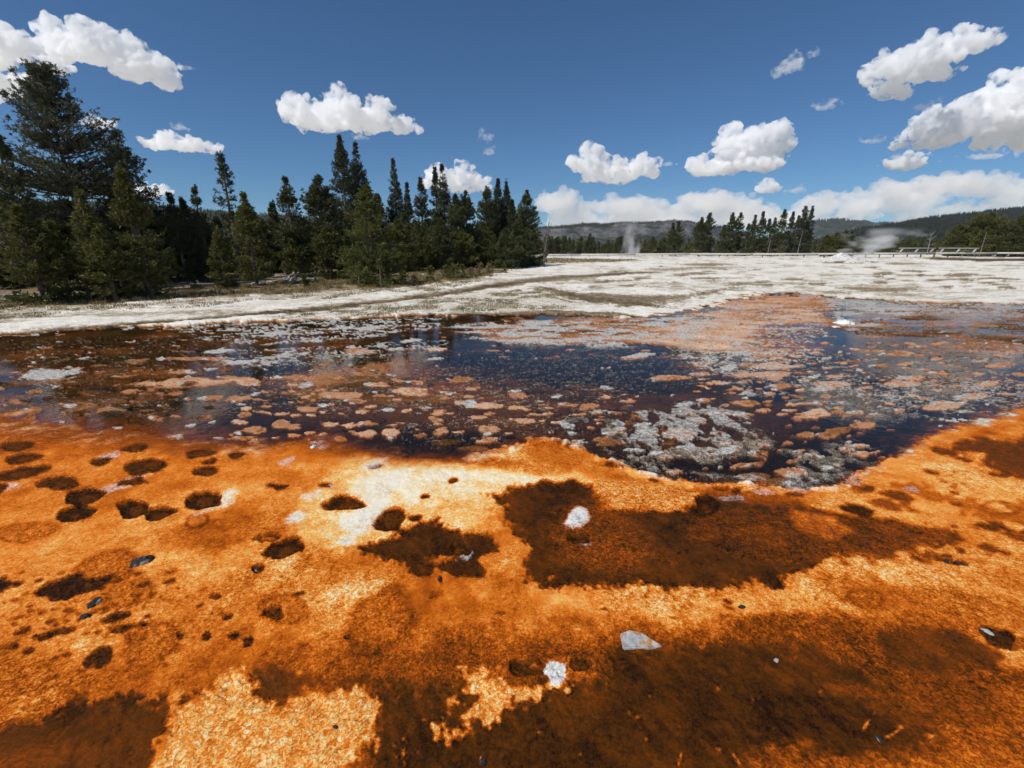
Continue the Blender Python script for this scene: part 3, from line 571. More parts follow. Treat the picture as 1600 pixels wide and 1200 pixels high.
gg = math_(nt, 'MULTIPLY', gg, math_(nt, 'GREATER_THAN', g_, 0.02))
col = mixc(nt, gg, col, gr_c)
dry = math_(nt, 'SUBTRACT', 1.0, wet_, clamp=True)
rough = N(nt, 'ShaderNodeMapRange', {0: dry, 3: 0.42, 4: 0.85}).outputs[0]
spec = N(nt, 'ShaderNodeMapRange', {0: dry, 3: 0.05, 4: 0.04}).outputs[0]
hgt = math_(nt, 'ADD', math_(nt, 'MULTIPLY', nz1, 0.55), math_(nt, 'MULTIPLY', nz2, 0.9))
bd = math_(nt, 'MULTIPLY_ADD', am_, 0.013, 0.002)
bmp = N(nt, 'ShaderNodeBump', {'Height': hgt, 'Strength': 0.9, 'Distance': bd})
bs = N(nt, 'ShaderNodeBsdfPrincipled', {'Base Color': col, 'Roughness': rough, 'Specular IOR Level': spec, 'Normal': bmp.outputs[0]})
nt.links.new(bs.outputs[0], out.inputs[0])

ground = mesh_obj('ground', gv, [gq, cen], gm, smooth=True)
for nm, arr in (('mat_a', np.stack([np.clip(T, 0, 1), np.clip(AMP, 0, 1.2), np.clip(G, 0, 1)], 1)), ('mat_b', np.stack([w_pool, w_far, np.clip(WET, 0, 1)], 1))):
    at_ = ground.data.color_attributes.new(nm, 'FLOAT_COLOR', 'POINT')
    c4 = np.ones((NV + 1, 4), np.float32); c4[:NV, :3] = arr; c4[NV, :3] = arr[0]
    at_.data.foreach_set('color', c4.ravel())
tag(ground, kind='structure')
gz_grid = Z.reshape(NR, NC)
def ground_z(x, y):
    az = math.atan2(x, y); r = math.hypot(x, y) / (1.0 / max(math.cos(az), 0.55))
    i = min(NR - 1, max(0, int(np.searchsorted(RAD, r)))); j = min(len(azf) - 1, max(0, int(np.searchsorted(azf, az))))
    return float(gz_grid[i, j])
print('ground', round(time.time() - T0, 1), NV)

# ------------------------------------------------------------------ water
wm, nt, out = new_mat('shallow_water')
pos = N(nt, 'ShaderNodeTexCoord').outputs['Object']
bn = N(nt, 'ShaderNodeBump', {'Height': tnoise(nt, pos, 9.0, 3, 0.5), 'Strength': 0.35, 'Distance': 0.004})
gl = N(nt, 'ShaderNodeBsdfGlossy', {'Color': (0.9, 0.88, 0.85, 1), 'Roughness': 0.05, 'Normal': bn.outputs[0]})
tr = N(nt, 'ShaderNodeBsdfTransparent', {'Color': (0.88, 0.80, 0.70, 1)})
fr = N(nt, 'ShaderNodeFresnel', {'IOR': 1.24, 'Normal': bn.outputs[0]})
mx = N(nt, 'ShaderNodeMixShader', {0: fr.outputs[0], 1: tr.outputs[0], 2: gl.outputs[0]})
nt.links.new(mx.outputs[0], out.inputs[0])
wv = np.array([(x, y, 0.0) for x, y in poolW]); cw = wv.mean(0)
bmw = bmesh.new(); fce = bmw.faces.new([bmw.verts.new(v) for v in wv]); bmesh.ops.triangulate(bmw, faces=[fce])
if sum(f.normal.z for f in bmw.faces) < 0: bmesh.ops.reverse_faces(bmw, faces=bmw.faces[:])
me = bpy.data.meshes.new('water'); bmw.to_mesh(me); bmw.free(); me.materials.append(wm)
water = bpy.data.objects.new('water', me); COL.objects.link(water); tag(water, kind='structure')

# ------------------------------------------------------------------ light
SUN_EL = math.radians(52); sx, sy = -0.80, -0.60
az = math.atan2(sx, sy)
w = bpy.data.worlds.new('World'); S.world = w; w.use_nodes = True; nt = w.node_tree
bg = nt.nodes['Background']; sky = nt.nodes.new('ShaderNodeTexSky'); sky.sky_type = 'NISHITA'; sky.sun_disc = False
sky.sun_elevation = SUN_EL; sky.sun_rotation = az; sky.altitude = 2400; sky.air_density = 1.15; sky.dust_density = 0.0; sky.ozone_density = 10.0
nt.links.new(mixc(nt, 1.0, sky.outputs[0], (0.90, 1.03, 1.02), 'MULTIPLY'), bg.inputs[0]); bg.inputs[1].default_value = 0.077
sl = bpy.data.lights.new('sun', 'SUN'); sl.energy = 3.9; sl.angle = math.radians(0.5); sl.color = (1.0, 0.95, 0.87)
so = bpy.data.objects.new('sun', sl); COL.objects.link(so)
hl = math.hypot(sx, sy)
sdir = Vector((sx / hl * math.cos(SUN_EL), sy / hl * math.cos(SUN_EL), math.sin(SUN_EL)))
so.rotation_euler = sdir.to_track_quat('Z', 'Y').to_euler()
S.view_settings.view_transform = 'Standard'; S.view_settings.look = 'None'; S.view_settings.gamma = 1; S.view_settings.exposure = 0
S.cycles.use_denoising = True
S.cycles.max_bounces = 28; S.cycles.diffuse_bounces = 3; S.cycles.glossy_bounces = 3; S.cycles.transmission_bounces = 4
S.cycles.transparent_max_bounces = 12; S.cycles.volume_bounces = 24; S.cycles.volume_step_rate = 0.4; S.cycles.volume_max_steps = 256
# ------------------------------------------------------------------ pines
M_BARK = vary_mat('bark', (0.10, 0.075, 0.055), (0.19, 0.15, 0.115), 7, stretch=(1, 1, 0.25), bump=0.02)
M_GREYWOOD = vary_mat('weathered_wood', (0.33, 0.31, 0.28), (0.50, 0.48, 0.44), 6, c2=(0.16, 0.14, 0.12), scale2=14, bump=0.01)
M_DARKWOOD = vary_mat('damp_wood', (0.10, 0.085, 0.07), (0.24, 0.21, 0.18), 6, bump=0.01)
def leaf(n, a, b, c): return vary_mat(n, a, b, 1.1, rough=0.6, c2=c, scale2=3.5, rnd=0.18, transl=0.30)
M_OLIVE = leaf('needles_olive', (0.066, 0.076, 0.016), (0.140, 0.145, 0.034), (0.19, 0.17, 0.042))
M_DEEP = leaf('needles_deep', (0.048, 0.060, 0.020), (0.098, 0.112, 0.040), (0.135, 0.135, 0.046))
M_TALL = leaf('needles_tall', (0.050, 0.060, 0.032), (0.095, 0.108, 0.058), (0.135, 0.135, 0.066))
M_BRIGHT = leaf('needles_bright', (0.072, 0.092, 0.018), (0.150, 0.168, 0.034), (0.20, 0.195, 0.045))

PROF = {  # crown half width against height (0 base .. 1 top)
    'dense': [(0, .80), (.12, 1), (.3, .92), (.5, .72), (.7, .47), (.85, .25), (1, .03)],
    'column': [(0, .6), (.1, .9), (.28, 1), (.5, .84), (.7, .60), (.88, .28), (1, .03)],
    'spire': [(0, .75), (.15, 1), (.35, .85), (.55, .64), (.75, .40), (.9, .18), (1, .02)],
    'sparse': [(0, .9), (.2, 1), (.4, .8), (.5, .55), (.62, .72), (.75, .5), (.9, .35), (1, .05)],
    'old': [(0, .7), (.1, .95), (.22, 1), (.38, .86), (.52, .72), (.66, .56), (.8, .40), (.92, .24), (1, .05)],
}
def pine_mesh(seed, H, R, cb, prof, nbr, tuft=1.0, nb=9, bl=0.24, bare=False, lean=0.0, gaps=0.15, droop=0.0, lod=1.0):
    """returns trunk MB and crown verts/quads. H height, R crown half width, cb crown base height"""
    rng = np.random.default_rng(seed)
    pr = np.array(PROF[prof]); tr = MB()
    zs = np.linspace(0, H * 0.97, 9); wob = np.cumsum(rng.normal(0, 0.012 * H / 9, (9, 2)), 0)
    lx = lean * (zs / H) ** 1.5
    tp = np.stack([wob[:, 0] + lx, wob[:, 1], zs], 1); tp[0, 2] = -0.25
    r0 = 0.0125 * H + 0.03
    tr.tube(tp, r0 * (1 - zs / H) ** 0.85 + 0.012, 8, 0.25, rng)
    def spine(z): return np.stack([np.interp(z, zs, tp[:, 0]), np.interp(z, zs, tp[:, 1]), z], -1)
    # branch heights gathered in whorls
    nwh = max(6, int((H - cb) / (0.34 + 0.012 * H)))
    wh = np.sort(rng.uniform(0, 1, nwh)) * 0.5 + np.linspace(0, 1, nwh) * 0.5
    bs = np.clip(rng.choice(wh, nbr) + rng.normal(0, 0.014, nbr), 0, 0.985); bs[:nbr // 6] = rng.uniform(.55, .99, nbr // 6)
    # sector gaps: lopsided crown
    ba = rng.uniform(0, 2 * math.pi, nbr)
    irr = 1 + gaps * np.sin(ba * 2 + bs * 9 + seed) + gaps * 1.2 * np.sin(ba * 1 + bs * 17 + 2.1 * seed)
    whl = rng.normal(1, gaps * 0.9, nwh)[np.clip(np.searchsorted(wh, bs), 0, nwh - 1)]
    L = R * np.interp(bs, pr[:, 0], pr[:, 1]) * rng.uniform(0.74, 1.06, nbr) * irr * np.clip(whl, .55, 1.4)
    L = np.minimum(np.maximum(L, 0.12), R * 1.12)
    el = np.interp(bs, [0, .35, .7, 1], [-0.12 - droop, 0.10, 0.45, 1.1]) + rng.normal(0, 0.13, nbr)
    base = spine(cb + bs * (H - cb) * 0.985)
    dirh = np.stack([np.cos(ba), np.sin(ba), np.zeros(nbr)], 1)
    V = []
    for i in range(nbr):
        s = np.linspace(0, 1, 5); cu = 0.28 * L[i] * s ** 2
        pts = base[i] + dirh[i] * (L[i] * s * math.cos(el[i]))[:, None]; pts[:, 2] += L[i] * s * math.sin(el[i]) + cu * 0.8
        if lod >= 0.6 and L[i] > 0.3: tr.tube(pts, np.linspace(0.010 + 0.013 * L[i], 0.006, 5), 4)
        if bare: 
            for q in range(3):
                k = rng.integers(2, 5); tr.tube([pts[k], pts[k] + dirh[i] * .15 * L[i] + rng.normal(0, .12 * L[i], 3)], [0.012, 0.005], 3)
            continue
        nt_ = max(2, int(L[i] / 0.15 * tuft * (.65 + .38 * L[i]) + 1))
        u = rng.uniform(0.12, 1.03, nt_) ** 0.75
        side = rng.normal(0, 1, nt_) * 0.31 * L[i] * np.clip(1.15 - u, .15, 1) 
        perp = np.array([-dirh[i][1], dirh[i][0], 0])
        c = np.stack([np.interp(u, s, pts[:, a]) for a in range(3)], 1) + side[:, None] * perp + np.array([0, 0, 1]) * (rng.normal(0, 0.05, nt_) + np.abs(side) * 0.12)[:, None]
        out = dirh[i] * 0.75 + np.array([0, 0, 0.42]) + perp * np.sign(side)[:, None] * 0.35
        V.append((c, out))
    quads = None
    if V:
        C = np.concatenate([a for a, b in V]); O = np.concatenate([b for a, b in V])
        # leader
        n = len(C); K = nb
        Cc = np.repeat(C, K, 0); D = np.repeat(O, K, 0) + rng.normal(0, 0.62, (n * K, 3)); D /= np.linalg.norm(D, axis=1)[:, None]
        ln = bl * rng.uniform(0.65, 1.25, n * K)[:, None]; wd = ln * rng.uniform(0.11, 0.2, n * K)[:, None]
        rnd = rng.normal(0, 1, (n * K, 3)); sd = np.cross(D, rnd); sd /= np.linalg.norm(sd, axis=1)[:, None] + 1e-9
        p0 = Cc + rng.normal(0, bl * 0.16, (n * K, 3)); pm = p0 + D * ln * 0.5; p1 = p0 + D * ln
        vv = np.stack([p0, pm + sd * wd, p1, pm - sd * wd], 1).reshape(-1, 3)
        quads = (vv, np.arange(len(vv)).reshape(-1, 4))
    return tr, quads
def make_pine(name, loc, rz, label, mat, seed, H, R, cb, prof, nbr, group=None, bark=None, cat='pine tree', **kw):
    e = tag(empty(name, loc, rz), label, cat, group)
    tr, q = pine_mesh(seed, H, R, cb, prof, nbr, **kw)
    tr.build('trunk', bark or M_BARK, e)
    if q is not None: mesh_obj('crown', q[0], [q[1]], mat, e)
    return e

# px_top, py_top, distance, half-width px, profile, crown base fraction, material, label
GB = 'pines of the left grove'
TREES = [
 (62, 106, 24, 118, 'old', .30, 'T', 'tallest wide-crowned old pine at the left, rising above the bushy olive pines'),
 (180, 208, 27, 66, 'old', .34, 'T', 'dark rounded pine crown just right of the tallest old pine at the left'),
 (-12, 196, 21, 60, 'column', .05, 'D', 'dark pine cut by the left edge of the photo'),
 (26, 326, 16.8, 66, 'dense', .01, 'O', 'bushy olive pine at the far left in front of the tallest old pine'),
 (121, 296, 18, 46, 'dense', .01, 'O', 'slender olive pine below the trunk of the tallest old pine'),
 (188, 268, 19, 66, 'dense', .01, 'O', 'broad bushy olive pine under the dark rounded crown at the left'),
 (78, 352, 17.5, 50, 'dense', .01, 'O', 'low dark-olive bushy pine between the far-left bush and the slender olive pine'),
 (212, 330, 22, 44, 'dense', .02, 'D', 'dark bushy pine on the right flank of the broad olive pine'),
 (150, 350, 17.6, 44, 'dense', .01, 'O', 'low olive pine at the foot of the broad bushy pine at left'),
 (265, 304, 26, 38, 'dense', .04, 'D', 'leftmost of the three dark pointed pines left of the thin sparse-topped pine'),
 (284, 308, 28, 34, 'dense', .04, 'D', 'middle of the three dark pointed pines left of the thin sparse-topped pine'),
 (302, 290, 27, 34, 'spire', .05, 'D', 'narrow spire pine, tallest of the three dark ones left of the sparse-topped pine'),
 (345, 237, 30, 38, 'sparse', .30, 'T', 'thin sparse-topped pine standing alone above its neighbours left of centre grove'),
 (379, 302, 25.5, 38, 'dense', .03, 'O', 'conical olive pine just right of the sparse-topped pine'),
 (338, 358, 23, 26, 'dense', .01, 'O', 'small olive pine at the foot of the sparse-topped pine'),
 (318, 345, 29, 34, 'dense', .04, 'D', 'dark filler pine behind the small olive pine left of centre'),
 (424, 314, 35, 26, 'spire', .05, 'D', 'short pointed dark pine left of the spire in the gap before the main grove'),
 (446, 278, 31, 42, 'spire', .05, 'D', 'tall spire pine standing left of the main grove, with wide lower branches'),
 (408, 345, 31, 32, 'dense', .03, 'O', 'low olive pine between the conical pine and the tall spire pine'),
 (472, 345, 34, 34, 'dense', .03, 'D', 'low dark pine right beside the foot of the tall spire pine'),
 (496, 272, 36, 50, 'column', .04, 'D', 'broad dark pine on the left shoulder of the tallest pair in the main grove'),
 (530, 209, 44, 38, 'column', .10, 'T', 'tallest columnar pine of the main grove, left one of the highest pair'),
 (554, 222, 46, 36, 'column', .10, 'T', 'second tallest columnar pine of the main grove, right one of the highest pair'),
 (571, 286, 26, 56, 'dense', .01, 'B', 'bright green conical pine standing forward at the edge of the white flat'),
 (510, 352, 30, 34, 'dense', .02, 'O', 'low olive pine left of the bright green forward pine'),
 (591, 303, 40, 30, 'spire', .06, 'D', 'dark pine peeping out right of the bright green forward pine'),
 (614, 246, 48, 28, 'spire', .16, 'T', 'tall slim spire pine right of the bright green forward pine'),
 (635, 286, 50, 20, 'spire', .14, 'T', 'thin dark spire pine right of the tall slim spire pine'),
 (656, 278, 48, 28, 'column', .16, 'T', 'columnar pine with a bushy top left of the twin spires'),
 (679, 256, 52, 22, 'spire', .12, 'T', 'left of the twin tall spires right of the grove centre'),
 (691, 255, 50, 30, 'spire', .12, 'T', 'right of the twin tall spires right of the grove centre'),
 (711, 303, 46, 27, 'column', .08, 'D', 'round-topped dark pine just right of the twin spires'),
 (727, 299, 48, 30, 'column', .08, 'D', 'leaning-topped dark pine before the gap with white cloud behind'),
 (620, 345, 38, 36, 'dense', .03, 'O', 'low olive pine right behind the bright green forward pine'),
 (652, 352, 42, 32, 'dense', .03, 'O', 'low olive pine behind the bleached snag'),
 (690, 345, 43, 34, 'dense', .03, 'D', 'low dark pine at the foot of the twin spires'),
 (722, 362, 45, 28, 'dense', .02, 'O', 'low bushy pine at the right end of the main grove before the gap'),
 (761, 291, 52, 32, 'column', .06, 'D', 'leftmost tree of the right-hand clump of the grove'),
 (778, 278, 54, 28, 'column', .06, 'T', 'tallest tree of the right-hand clump of the grove'),
 (791, 279, 56, 26, 'spire', .08, 'T', 'spire pine right beside the tallest tree of the right-hand clump'),
 (800, 312, 53, 24, 'dense', .06, 'D', 'short dark pine closing the right-hand clump'),
 (758, 356, 48, 28, 'dense', .02, 'O', 'low olive pine at the foot of the right-hand clump'),
 (823, 297, 55, 30, 'column', .05, 'D', 'rightmost tall pine of the grove, standing alone beside the open flat'),
 (835, 362, 53, 26, 'dense', .02, 'D', 'low bushy pine under the rightmost tall pine of the grove'),
 (812, 366, 52, 22, 'dense', .02, 'D', 'small dark pine filling the foot between the clump and the rightmost pine'),
 (600, 362, 33, 26, 'dense', .02, 'D', 'small dark pine tucked behind the right side of the bright green pine'),
 (540, 345, 40, 34, 'dense', .03, 'D', 'dark pine behind the left side of the bright green forward pine'),
 (455, 378, 28.5, 22, 'dense', .01, 'O', 'small olive pine right of the tall spire pine, beside the bleached log pile'),
 (240, 350, 30, 38, 'dense', .03, 'D', 'dark pine in the gap right of the broad olive pine at left'),
]
MATS = {'T': M_TALL, 'D': M_DEEP, 'O': M_OLIVE, 'B': M_BRIGHT}
for k, (px, py, d, hw, prof, cb, mk, lab) in enumerate(TREES):
    hw *= {'T': .64, 'D': .80, 'O': .95, 'B': .92}[mk] if prof != 'old' else .92
    x, y, z = at(px, py, d); gz = ground_z(x, y) if y < 200 else 0
    H = z - gz; R = hw * d / F / math.hypot(1, x / d) * (1.0 if prof != 'old' else 1.0)
    nbr = int({'dense': 66, 'column': 58, 'spire': 56, 'sparse': 26, 'old': 84}[prof] * (H * (1 - cb)) ** 0.85 + 20)
    near = d < 30
    make_pine('pine_tree', (x, y, gz), random.uniform(0, 6.28), lab, MATS[mk], 100 + k, H, R, cb * H, prof, nbr, group=GB,
              tuft={'dense': 1.25, 'column': 1.2, 'spire': 1.15, 'sparse': 1.0, 'old': .85}[prof], nb=9 if near else 8, bl=(0.14 if near else 0.18), gaps={'old': .16, 'sparse': .2}.get(prof, .06))
# trees deeper in the wood, filling the shade under the crowns
for k in range(38):
    px = random.uniform(-80, 820) if k > 16 else random.uniform(-180, 240); d = (random.uniform(30, 40) if k > 9 else random.uniform(22, 27)) if px < 300 else random.uniform(52, 66)
    x, y, z = at(px, random.uniform(345, 372) if px > 240 else random.uniform(300, 345), d); gz = 0.2
    make_pine('pine_tree', (x, y, gz), random.uniform(0, 6.28), 'dark pine deep in the left wood, mostly hidden behind the nearer pines', M_DEEP, 300 + k, z - gz, 1.6 + 0.01 * d, 0.3, 'dense', 120, group='pines deep in the left wood', tuft=0.8, nb=7, bl=0.36, lod=0.5)
for k in range(24):
    px = 235 + 25 * k + random.uniform(-9, 9); d = random.uniform(34, 40) if px < 420 else random.uniform(44, 50)
    x, y, z = at(px, random.uniform(330, 362), d); gz = ground_z(x, y)
    make_pine('pine_tree', (x, y, gz), random.uniform(0, 6.28), 'dark pine deep in the left wood, mostly hidden behind the nearer pines', M_DEEP, 360 + k, z - gz, 1.25 + .008 * d, 0.1, 'dense', 170, group='pines deep in the left wood', tuft=0.9, nb=7, bl=0.24, lod=0.5)
print('near trees', round(time.time() - T0, 1))

# beyond the boardwalk
FAR = [(1052, 349, 126, 13, 'column', 'D', 'left one of the pair of pines right of the steam column'), (1061, 345, 124, 15, 'spire', 'D', 'right one of the pair of pines right of the steam column'),
 (1097, 340, 128, 20, 'column', 'D', 'broad pine standing alone between the pine pair and the long row'), (1110, 333, 132, 14, 'sparse', 'T', 'thin-topped pine leaning over the broad lone pine behind the boardwalk'),
 (1132, 352, 126, 13, 'dense', 'D', 'short pine starting the long row behind the boardwalk'), (1146, 332, 128, 17, 'spire', 'D', 'first tall spire pine of the long row behind the boardwalk'),
 (1158, 332, 131, 16, 'column', 'D', 'round-topped tall pine beside the first spire of the long row'), (1170, 350, 126, 11, 'dense', 'D', 'lower pine in the dip left of the centre of the long row'),
 (1180, 336, 133, 11, 'spire', 'T', 'thin spire pine left of the centre of the long row'), (1193, 330, 130, 14, 'spire', 'D', 'tall pointed pine at the centre of the long row'),
 (1203, 341, 134, 12, 'spire', 'T', 'thin dark pine just right of the centre of the long row'), (1212, 341, 128, 13, 'dense', 'D', 'even-topped pine right of the centre of the long row'),
 (1227, 327, 126, 16, 'column', 'D', 'stout tall pine in the right half of the long row'), (1240, 331, 132, 12, 'spire', 'T', 'thin pine right of the stout one in the long row'),
 (1249, 337, 128, 12, 'sparse', 'T', 'sparse pine before the last pair of the long row'), (1260, 322, 126, 14, 'sparse', 'T', 'tallest sparse pine near the right end of the long row'),
 (1270, 322, 128, 14, 'column', 'D', 'tall dense pine closing the right end of the long row'),
 (1293, 367, 118, 15, 'dense', 'O', 'low olive pine left of the steaming mound'), (1308, 364, 119, 16, 'dense', 'O', 'middle low olive pine behind the left of the steaming mound'), (1322, 361, 120, 18, 'dense', 'O', 'tallest low olive pine behind the steaming mound'), (1332, 363, 122, 12, 'dense', 'D', 'dark low pine at right of the olive ones behind the mound'),
 (1500, 352, 125, 30, 'dense', 'O', 'wide low olive pine behind the right bench'), (1522, 344, 128, 34, 'dense', 'O', 'wide olive pine above the right end of the right bench'), (1550, 333, 122, 44, 'dense', 'O', 'widest olive pine near the right edge beyond the boardwalk'),
 (1572, 352, 118, 26, 'dense', 'D', 'dark low pine between the two wide olive pines at right'), (1600, 336, 112, 34, 'dense', 'O', 'olive pine cut by the right edge of the photo'), (1640, 340, 112, 36, 'dense', 'O', 'olive pine just beyond the right edge of the photo'), (1536, 362, 116, 22, 'dense', 'O', 'short olive pine in front of the widest one at right')]
for k, (px, py, d, hw, prof, mk, lab) in enumerate(FAR):
    x, y, z = at(px, py, d); H = z; R = hw * d / F / math.hypot(1, x / d) * (.8 if px < 1280 else 1)
    make_pine('pine_tree', (x, y, 0), random.uniform(0, 6.28), lab, MATS[mk], 500 + k, H, R, (.02 if prof == 'dense' else .07) * H, {'column': 'spire'}.get(prof, prof), int(19 * H + 60), group='pines beyond the boardwalk',
              tuft=.6, nb=7, bl=0.34, lod=0.6 if prof == 'sparse' else 0.3, gaps=.2)
# low tree line beyond the boardwalk: copies of a few small pines
protos = []
for k in range(6):
    tr, q = pine_mesh(700 + k, 6.0, 1.35 + .15 * (k % 3), 0.15, ['dense', 'spire', 'column'][k % 3], 110, tuft=.5, nb=7, bl=0.42, lod=.3)
    e = empty('pine_tree', (0, 0, 0)); tb = tr.build('trunk', M_BARK, e); cb = mesh_obj('crown', q[0], [q[1]], M_DEEP if k % 2 else M_OLIVE, e)
    protos.append(e)
spots = []
rg = random.Random(21)
for px in np.arange(846, 1050, 4.3): spots.append((px + rg.uniform(-2, 2), rg.uniform(368, 381) - (5 if px < 930 and rg.random() < .4 else 0), rg.uniform(150, 205), 'low pine in the distant tree line left of the lone pine pair'))
for px in np.arange(1070, 1292, 7.0): spots.append((px + rg.uniform(-3, 3), rg.uniform(372, 384), rg.uniform(140, 175), 'low pine filling the gaps behind the long row of tall pines'))
for px in np.arange(1340, 1495, 6.0): spots.append((px + rg.uniform(-3, 3), rg.uniform(368, 380), rg.uniform(150, 190), 'low dark pine behind the boardwalk benches'))
used = set()
for n, (px, py, d, lab) in enumerate(spots):
    x, y, z = at(px, py, d); k = n % 6; e = protos[k]
    if k in used:
        c = e.copy(); COL.objects.link(c)
        for ch in e.children:
            cc = ch.copy(); COL.objects.link(cc); cc.parent = c
        e = c
    used.add(k); s_ = z / 6.0
    e.location = (x, y, 0); e.rotation_euler = (0, 0, rg.uniform(0, 6.28)); e.scale = (s_ * rg.uniform(.8, 1.25), s_ * rg.uniform(.8, 1.25), s_)
    tag(e, lab, 'pine tree', {'l': 'low pines in the distant tree line'}.get('x', lab.replace('low pine', 'low pines').replace('low dark pine', 'low dark pines')))

M_SNAG = vary_mat('dead_bark', (0.13, 0.115, 0.10), (0.24, 0.22, 0.195), 3)
# dead snags
def snag(px, py, d, hw, lab, mat, n=26, seed=0, lean=0.0, cb=.25):
    x, y, z = at(px, py, d); gz = ground_z(x, y) if d < 90 else 0
    make_pine('dead_tree', (x, y, gz), 0.4, lab, None, 900 + seed, z - gz, hw * d / F, cb * (z - gz), 'sparse', n, bark=mat, cat='dead tree', bare=True, lean=lean)
snag(851, 346, 52, 14, 'bare reddish dead tree leaning right at the right end of the grove', M_DARKWOOD, 34, 1, lean=.6)
snag(649, 382, 43, 5, 'thin bleached snag standing among fallen logs in front of the grove', M_GREYWOOD, 8, 2, cb=.5)
snag(1457, 363, 140, 9, 'pale bare dead tree in front of the dark hill behind the benches', M_GREYWOOD, 40, 3)
snag(1542, 361, 113, 4, 'thin pale dead trunk among the wide olive pines at right', M_SNAG, 12, 4, cb=.3)
snag(1205, 362, 122, 7, 'leaning grey dead trunk in the middle of the long row of pines', M_SNAG, 14, 5, lean=.5)
snag(1253, 356, 123, 5, 'leaning grey dead trunk near the right end of the long row of pines', M_SNAG, 10, 6, lean=.6)

# young pines and shrubs by the shore
def sapling(px, pb, pt, hw, lab, mat, seed, name='young_pine', cat='young pine', nbr=34):
    x, y = P(px, pb, 0.12); gz = ground_z(x, y); z = at(px, pt, y)[2]; H = max(.25, z - gz)
    make_pine(name, (x, y, gz), 0.0, lab, mat, seed, H, hw * y / F, 0.02, 'dense', nbr, tuft=1.3, nb=9, bl=0.13, cat=cat, gaps=.25)
for a in [(562, 446, 418, 15, 'small pale-green young pine at the left foot of the bright green pine', M_BRIGHT, 801), (596, 446, 403, 18, 'young pine at the right foot of the bright green pine', M_BRIGHT, 802), (630, 444, 428, 9, 'tiny young pine on dry grass right of the bright green pine', M_OLIVE, 803),
          (697, 434, 417, 13, 'leftmost low young pine of the clump at the tip of the bank', M_BRIGHT, 804), (709, 433, 415, 14, 'middle young pine of the clump at the tip of the bank', M_BRIGHT, 805), (723, 432, 417, 11, 'rightmost young pine of the clump at the tip of the bank', M_BRIGHT, 806),
          (672, 436, 420, 8, 'small young pine left of the clump at the tip of the bank', M_OLIVE, 807), (788, 424, 415, 5, 'tiny green seedling alone on the white flat beyond the bank', M_BRIGHT, 808), (478, 446, 434, 7, 'tiny green seedling beside the bleached log pile', M_BRIGHT, 809), (617, 425, 411, 8, 'dark young pine right behind the bright green pine', M_DEEP, 810)]:
    sapling(*a)
for a in [(750, 428, 413, 12, 'dry yellow-olive shrub at the right end of the bank', 821), (765, 427, 415, 9, 'low dry shrub right of the yellow-olive shrub on the bank', 822), (738, 430, 420, 9, 'small dry shrub left of the yellow-olive shrub on the bank', 823), (648, 443, 432, 8, 'small dry shrub near the tiny young pine on the bank', 824)]:
    sapling(a[0], a[1], a[2], a[3], a[4], vary_mat('dry_leaf', (0.16, 0.13, 0.05), (0.26, 0.20, 0.09), 3, rnd=.2), a[5], 'shrub', 'shrub', 28)

# ------------------------------------------------------------------ fallen logs
def log(px0, py0, px1, py1, r, lab, mat, lift=0.0, seed=0, group=None):
    rng = np.random.default_rng(seed); a = np.array([*P(px0, py0, .1), 0]); b = np.array([*P(px1, py1, .1), 0])
    a[2] = ground_z(a[0], a[1]) + r * .8; b[2] = ground_z(b[0], b[1]) + r * .6 + lift
    s = np.linspace(0, 1, 8)[:, None]; pts = a + (b - a) * s + rng.normal(0, r * .35, (8, 3)) * [1, 1, .3]; L = np.linalg.norm(b - a)
    c = a.copy(); mb = MB(); mb.tube(pts - c, np.linspace(r, r * .45, 8), 8, .3, rng)
    st = MB()
    for _ in range(int(3 + L * 1.2)):
        k = rng.integers(1, 7); d = rng.normal(0, 1, 3); d[2] = abs(d[2]); d /= np.linalg.norm(d)
        st.tube([pts[k] - c, pts[k] - c + d * rng.uniform(.15, .5)], [r * .22, r * .08], 4)
    e = tag(empty('fallen_log', tuple(c)), lab, 'log', group)
    mb.build('trunk', mat, e); st.build('branch_stubs', mat, e)
